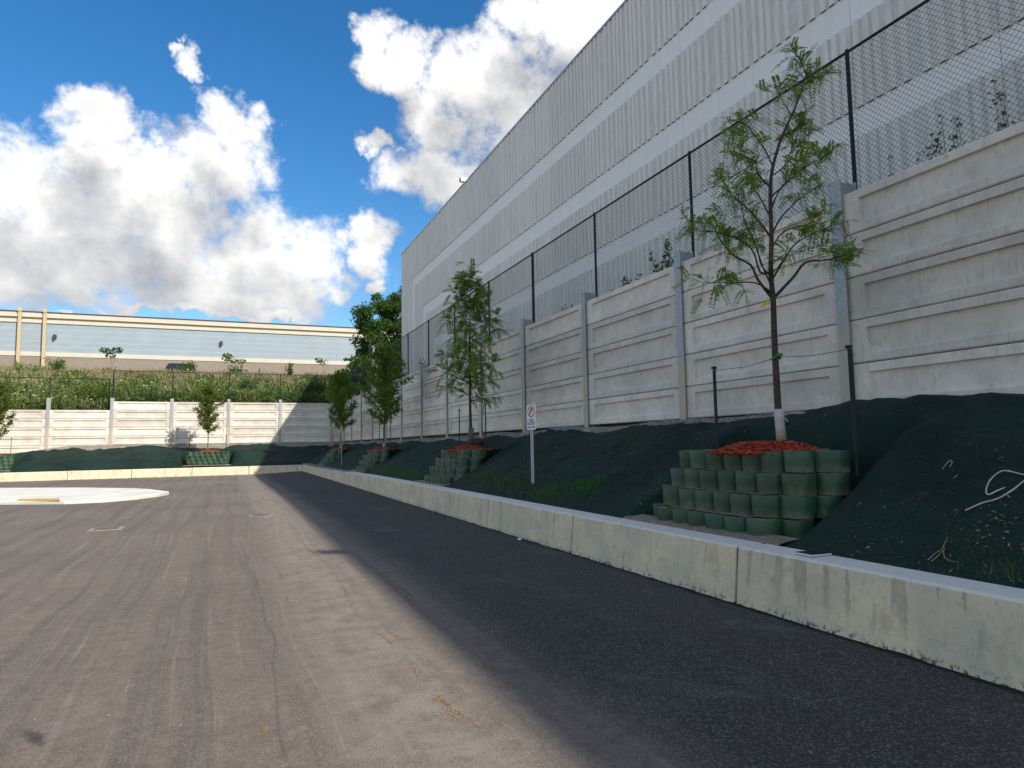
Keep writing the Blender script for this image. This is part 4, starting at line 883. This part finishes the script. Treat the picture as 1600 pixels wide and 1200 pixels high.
sapling('leggy sapling with flat tufted crown near the downspouts', 172, 543, 73., .7, 260, LF['dense'], 1)
sapling('leggy sapling rising over the silver grey car', 366, 553, 73., .75, 240, LF['weed'], 2)
sapling('pale thin sapling on the crest next to the big tree', 504, 556, 73., .5, 110, LF['yel'], 3)

# weeds poking over the long wall behind the fence
def lace(label, Y, X, n, h, seed, lm, flower, group=None):
    rg2 = random.Random(seed); t = thing('weed_plant', label, 'plant', (X, Y, 4.93), 0, group); ms = MB(); ml = MB()
    for k in range(n):
        b0 = Vector((rg2.uniform(-.12, .12), rg2.uniform(-.5, .5), 0)); hh = h*rg2.uniform(.6, 1.1); e = b0+Vector((rg2.uniform(-.12, .12), rg2.uniform(-.2, .2), hh)); ms.tube([b0, b0.lerp(e, .5)+rvec(rg2)*.03, e], .005, .003, n=4)
        for j in range(9): q = b0.lerp(e, rg2.uniform(.1, .9))+rvec(rg2)*.07; broad_leaf(ml, rg2, q, rg2.uniform(.03, .07))
        if flower:
            s = rg2.uniform(.025, .05)
            for j in range(10): d = rvec(rg2); broad_leaf(ml, rg2, e+Vector((d.x*s, d.y*s, abs(d.z)*s*.6)), .03)
        else:
            for j in range(26): q = b0.lerp(e, rg2.uniform(.25, 1.))+rvec(rg2)*.08; broad_leaf(ml, rg2, q, rg2.uniform(.05, .09))
    ms.build('stems', MT['barkg'], t); ml.build('foliage', lm, t)
gl = 'seed-headed wild carrot weeds behind the fence mesh above the long wall'
for i, (Y, h) in enumerate(((3.7, 1.15), (4.6, .95), (5.5, .85), (6.3, .7), (2.9, 1.2))): lace(gl, Y, 8.75, 8, h, 60+i, LF['weedd'], True, 'wild carrot weeds above the long wall')
lace('leafy dark weed behind the fence near the crown of the wrapped locust', 12.1, 8.65, 7, .95, 71, LF['weedd'], False)
lace('low leafy weed clump beside a thick fence post', 13.4, 8.65, 6, .5, 72, LF['weedd'], False)
lace('small broad weeds behind the fence over the parking sign', 16.9, 8.7, 7, .55, 73, LF['weedd'], True)
lace('tiny weeds at the fence foot next to the tall conical locust', 15.6, 8.7, 6, .45, 74, LF['weed'], True)
lace('thin weed behind the fence above the broad maple', 32.2, 8.7, 5, .8, 75, LF['weedd'], False)

# ------------------------------------------------------------------ gravel, litter, grass on the banks
rg = random.Random(91); mb = MB()
def stone(p, s):
    a, b_, c = s*rg.uniform(.7, 1.2), s*rg.uniform(.7, 1.2), s*rg.uniform(.5, .9); q = rg.uniform(0, 6.28); ca, sa = math.cos(q), math.sin(q)
    V_ = [(a, 0, 0), (0, b_, 0), (-a, 0, 0), (0, -b_, 0), (a*.2, b_*.2, c), (-.1*a, 0, -c)]
    mb.add([(p[0]+x*ca-y*sa, p[1]+x*sa+y*ca, p[2]+z) for x, y, z in V_], [(0,1,4),(1,2,4),(2,3,4),(3,0,4),(1,0,5),(2,1,5),(3,2,5),(0,3,5)])
for i in range(9500):
    y = rg.uniform(8.0, 54) if rg.random() < .55 else rg.uniform(8, 25); x = rg.uniform(7.62, 8.06); zz = bank_top_r(y); z = min(2.0, zz-.05+(min(x, 7.98)-7.72)*.54)-.005
    if fbm(y*.7, 4.) < -.28 and rg.random() < .8: continue
    stone((x, y, z+rg.uniform(0, .02)), rg.uniform(.010, .028) if y < 25 else rg.uniform(.02, .045))
for i in range(2600):
    x = rg.uniform(-12, 7.6); y = rg.uniform(54.1, 55.0); zt = 1.78-.42*sst(-9.5, -13.5, x); stone((x, y, zt-.03+(min(y, 54.9)-54.4)*.46), rg.uniform(.025, .06))
tag(mb.build('gravel', MT['gravel']), 'grey crushed gravel along the foot of the retaining walls', 'gravel', kind='stuff')
mb = MB(); rg = random.Random(17)
for i in range(11000):
    y = 2.2+ (rg.random()**1.5)*28; x = rg.uniform(5.06, 7.6); z = bank_r(x, y)+.028
    if any(abs(y-cy) < 1.6 and x < 7.3 for cy in PY): continue
    l = rg.uniform(.006, .020)*(1 if rg.random() < .9 else 2.2); a = rg.uniform(0, 6.28); d = Vector((math.cos(a), math.sin(a), rg.uniform(-.3, .6)))*l; s = Vector((-math.sin(a), math.cos(a), 0))*l*.22; p = Vector((x, y, z))
    mb.add([p-d, p+s, p+d, p-s], [(0, 1, 2, 3)])
cl = onpl = None
for i in range(60):
    p = Vector((5.65+rg.gauss(0, .10), 3.62+rg.gauss(0, .08), 0)); p.z = bank_r(p.x, p.y)+.03; a = rg.uniform(0, 6.28); l = rg.uniform(.01, .028); d = Vector((math.cos(a), math.sin(a), .2))*l; s = Vector((-math.sin(a), math.cos(a), 0))*l*.3
    mb.add([p-d, p+s, p+d, p-s], [(0, 1, 2, 3)])
tag(mb.build('leaf_litter', MT['lm']), 'tiny tan wood flecks and dry leaves scattered over the netted bank', 'litter', kind='stuff')
mb = MB(); rg = random.Random(29)
cent = [(5.6, 10.3, .28, 500), (5.35, 11.2, .35, 420), (5.5, 13.2, .8, 700), (5.6, 15.0, .7, 420), (5.35, 21.5, 1.6, 900), (5.4, 24.5, 1.3, 600), (5.4, 35, 2.5, 500), (5.25, 2.9, .35, 260), (6.9, 11.5, .5, 120), (6.3, 22, 1.2, 260)]
for cx, cy, s, n in cent:
    for i in range(int(n*1.2)):
        x = cx+rg.gauss(0, min(.22, s*.4)); y = cy+rg.gauss(0, s)
        if x < 5.06 or x > 7.6 or any(abs(y-c) < 1.5 and x < 7.2 for c in PY): continue
        p = Vector((x, y, bank_r(x, y)+.015)); h = rg.uniform(.03, .12); a = rg.uniform(0, 6.28); l = Vector((math.cos(a), math.sin(a), 0)); sd_ = Vector((-l.y, l.x, 0))*.005
        mb.add([p-sd_, p+sd_, p+l*h*.5+Vector((0, 0, h))], [(0, 1, 2)])
tag(mb.build('grass', LF['grass']), 'thin green grass sprouting through the dark netting', 'grass', kind='stuff')

# ------------------------------------------------------------------ signs
def sign(label, base, ang, zt, face, plate_h=.50):
    t = thing('parking_sign', label, 'sign', base, ang); h = zt-base[2]; mb = MB()
    mb.box(-.004, .004, -.022, .022, -.35, h); 
    for s in (-1, 1): mb.add([(-.004, s*.022, -.35), (-.030, s*.034, -.35), (-.026, s*.036, -.35), (.004, s*.022, -.35), (-.004, s*.022, h), (-.030, s*.034, h), (-.026, s*.036, h), (.004, s*.022, h)], [(0,1,5,4),(1,2,6,5),(2,3,7,6),(4,5,6,7)]); mb.box(-.031, -.028, s*.030-.010, s*.030+.010, -.35, h)
    k = 0.
    while k < h-.05: mb.box(-.0055, -.0045, -.006, .006, k, k+.014, 1); k += .030
    mb.build('post', [MT['galvs'], MT['hole']], t)
    w2 = .15; z0 = h-plate_h+.02; z1 = h+.02; r_ = .035; poly = []
    for cx, cz, a0 in ((w2-r_, z1-r_, 0), (-w2+r_, z1-r_, 90), (-w2+r_, z0+r_, 180), (w2-r_, z0+r_, 270)):
        for j in range(5): a = R(a0+j*22.5); poly.append((cx+r_*math.cos(a), cz+r_*math.sin(a)))
    mb = MB(); n = len(poly); mb.add([(-.036, y, z) for y, z in poly]+[(-.033, y, z) for y, z in poly], [tuple(range(n))[::-1], tuple(range(n, 2*n))]+[(i, (i+1) % n, n+(i+1) % n, n+i) for i in range(n)]); pl = mb.build('sign_plate', MT['white'], t)
    if not face: return
    X_ = -.0385
    def ring(cy, cz, ro, ri, mat, nm):
        mb = MB(); n = 32; mb.add([(X_, cy+ro*math.cos(6.2832*i/n), cz+ro*math.sin(6.2832*i/n)) for i in range(n)]+[(X_, cy+ri*math.cos(6.2832*i/n), cz+ri*math.sin(6.2832*i/n)) for i in range(n)], [(i, (i+1) % n, n+(i+1) % n, n+i) for i in range(n)]); mb.build(nm, mat, pl)
    cz = z1-.135; ring(0, cz, .112, .092, MT['signred'], 'red_ring')
    mb = MB(); a = R(45); d = Vector((0, math.cos(a), -math.sin(a)))*.098; s = Vector((0, math.sin(a), math.cos(a)))*.010; c = Vector((X_-.002, 0, cz)); mb.add([c-d-s, c+d-s, c+d+s, c-d+s], [(0, 1, 2, 3)]); mb.build('red_slash', MT['signred'], pl)
    def text(s, y, z, size, mat, nm):
        cu = bpy.data.curves.new(nm, 'FONT'); cu.body = s; cu.size = size; cu.align_x = 'CENTER'; cu.align_y = 'CENTER'; cu.offset = size*.012
        ob = bpy.data.objects.new(nm, cu); col.objects.link(ob); dg = bpy.context.evaluated_depsgraph_get(); me = bpy.data.meshes.new_from_object(ob.evaluated_get(dg)); bpy.data.objects.remove(ob)
        me.materials.clear(); me.materials.append(mat); o = link(nm, me, pl, (X_-.001, y, z)); o.rotation_euler = (R(90), 0, R(-90)); return o
    text('P', 0, cz, .165, MT['signblk'], 'letter_p'); text('FIRE', 0, z0+.185, .075, MT['signblk'], 'lettering'); text('ROUTE', 0, z0+.120, .075, MT['signblk'], 'lettering')
    mb = MB(); zc = z0+.052
    for s in (-1, 1): mb.add([(X_, s*.115, zc), (X_, s*.075, zc+.022), (X_, s*.075, zc-.022)], [(0, 1, 2)])
    mb.add([(X_, -.08, zc-.006), (X_, .08, zc-.006), (X_, .08, zc+.006), (X_, -.08, zc+.006)], [(0, 1, 2, 3)]); mb.build('double_arrow', MT['signblk'], pl)
p = onx(834, 748, 5.6); sign('white no parking fire route sign on perforated steel post', (5.6, p.y, p.z-.02), R(14), 2.36, True)
p = onx(534, 716, 5.3); sign('bare steel signpost in front of the corner maple with plate edge-on', (5.3, p.y, p.z-.02), R(-5), 2.70, False, .46)

# ------------------------------------------------------------------ small things
A, B_, C_ = onz(1243, 866, .562), onz(1268, 871, .562), onz(1300, 868, .562)
nb = thing('notebook', 'black covered notebook with white pages lying on the kerb wall', 'notebook', (B_.x, B_.y, .562))
e1 = Vector((C_.x-B_.x, C_.y-B_.y, 0)); e1 = e1.normalized()*.24; e2 = Vector((-e1.y, e1.x, 0)).normalized()*.19
def slab(nm, mat, z0, z1, ins):
    mb = MB(); a = e1.normalized()*ins; b_ = e2.normalized()*ins; q = [a+b_, e1-a+b_, e1+e2-a-b_, e2+a-b_]
    mb.add([(v.x, v.y, z0) for v in q]+[(v.x, v.y, z1) for v in q], [(3,2,1,0),(4,5,6,7),(0,1,5,4),(1,2,6,5),(2,3,7,6),(3,0,4,7)]); mb.build(nm, mat, nb)
slab('back_cover', MT['cover'], 0, .003, 0); slab('pages', MT['page'], .003, .021, .004); slab('front_cover', MT['cover'], .021, .024, 0)
def onbank(px, py):
    d = ray(px, py); t = 3.
    while t < 14:
        q = EYE+d*t
        if q.x > 5. and q.z < bank_r(q.x, q.y)+.035: return q
        t += .01
    return q
mb = MB(); ppx = [(1570,764),(1556,770),(1545,775),(1541,770),(1544,758),(1552,747),(1566,738),(1580,739),(1600,744),(1640,752),(1660,735),(1630,738),(1600,754),(1585,766),(1560,781),(1535,788),(1508,800)]
mb.tube(smooth_path([onbank(*q)+Vector((0, 0, .012)) for q in ppx], 4), .0065, n=6); tag(mb.build('rope', MT['rope'], smooth=True), 'pale loop of rope lying on the dark netting', 'rope')
mb = MB(); mb.tube(smooth_path([onbank(*q)+Vector((0, 0, .01)) for q in ((1472,735),(1483,722),(1488,723),(1484,731))], 3), .003, n=4); tag(mb.build('netting_staple', MT['galvs']), 'thin bent wire staple on the netting beside the rope', 'staple')
mb = MB()
for q in (((1450,879),(1462,868),(1473,862)), ((1456,881),(1466,872),(1474,864)), ((1472,862),(1477,852),(1481,843)), ((1474,864),(1476,875),(1485,881),(1494,882))): mb.tube([onbank(*k)+Vector((0, 0, .02)) for k in q], .004, .002, n=4)
tag(mb.build('dry_twigs', MT['lm']), 'bunch of dry straw twigs near the kerb on the netting', 'twigs')
p = onx(857, 671, 7.8); tag(boulder(.05, .075, .03, 4.).build('plastic_scrap', MT['blue'], None, (7.80, p.y, p.z)), 'bright blue plastic scrap on the gravel by the parking sign', 'scrap')
p = onz(812, 844, .0); tag(boulder(.03, .05, .02, 6.).build('paper_scrap', MT['white'], None, (p.x, p.y, .018)), 'small crumpled white paper scrap at the kerb foot', 'scrap')
def basin(label, px, py, r_, square):
    p = onz(px, py, 0); t = thing('catch_basin', label, 'drain', (p.x, p.y, lot_z(p.x, p.y))); mb = MB(); n = 4 if square else 28; o = math.pi/4 if square else 0; k = 1.414 if square else 1
    mb.prism([(r_*k*math.cos(o+6.2832*i/n), r_*k*math.sin(o+6.2832*i/n)) for i in range(n)], -.05, .006); mb.build('concrete_collar', MT['patch'], t)
    mb = MB(); r2 = r_*.72; mb.prism([(r2*k*math.cos(o+6.2832*i/n), r2*k*math.sin(o+6.2832*i/n)) for i in range(n)], -.02, .012)
    mb.build('cover', MT['iron'], t)
    mb = MB()
    for i in range(-3, 4): mb.box(-r2*.7, r2*.7, i*r2*.2-.02, i*r2*.2+.02, .010, .018)
    mb.build('grate_bars', MT['iron'], t)
basin('round rusty manhole cover near the shadow edge on the asphalt', 408, 805.5, .29, False)
basin('square catch basin grate in the sunlit asphalt before the island', 166, 826.5, .30, True)
# broken orange layout marks on the asphalt
mb = MB(); rg = random.Random(61)
lines = [[(440,800),(470,845),(520,890),(540,925),(560,965),(600,995),(640,1040),(662,1065)], [(596,980),(650,1015)], [(682,1085),(700,1110),(715,1132)], [(415,872),(432,888),(443,905)], [(446,930),(449,948)], [(415,1100),(408,1165)], [(655,1020),(690,1050)], [(680,1090),(745,1135)]]
for ln in lines:
    P_ = [onz(*q, 0) for q in ln]
    for a, b_ in zip(P_[:-1], P_[1:]):
        L = (b_-a).length
        for i in range(int(L*230)):
            t = rg.random(); gate = fbm(a.x+(b_.x-a.x)*t*3, (a.y+(b_.y-a.y)*t)*3, 5.)
            if gate < -.12: continue
            q = a.lerp(b_, t)+Vector((rg.gauss(0, .010)+.03*fbm(t*9, L, 2.), rg.gauss(0, .012), 0)); s = rg.uniform(.0025, .0065); o = rg.uniform(0, 6)
            mb.add([(q.x+s*(rg.uniform(.5, 1.2))*math.cos(o+j*1.257), q.y+s*1.5*(rg.uniform(.5, 1.2))*math.sin(o+j*1.257), lot_z(q.x, q.y)+.004) for j in range(5)], [(0, 1, 2, 3, 4)])
tag(mb.build('paint_flecks', MT['chalk']), 'broken orange layout paint flecks trailing over the asphalt', 'paint marks', kind='stuff')
mb = MB()
for i in range(260):
    x = rg.uniform(-3, 4.4); y = 2.6+rg.random()**1.6*22; s = rg.uniform(.003, .008)*(1 if rg.random() < .93 else 2.); o = rg.uniform(0, 6)
    mb.add([(x+s*rg.uniform(.5, 1.2)*math.cos(o+j*1.257), y+s*rg.uniform(.5, 1.3)*math.sin(o+j*1.257), lot_z(x, y)+.004+(.006 if j == 2 else 0)) for j in range(5)], [(0, 1, 2, 3, 4)])
tag(mb.build('grit', MT['grit']), 'pale grit and crumbs strewn over the asphalt', 'grit', kind='stuff')
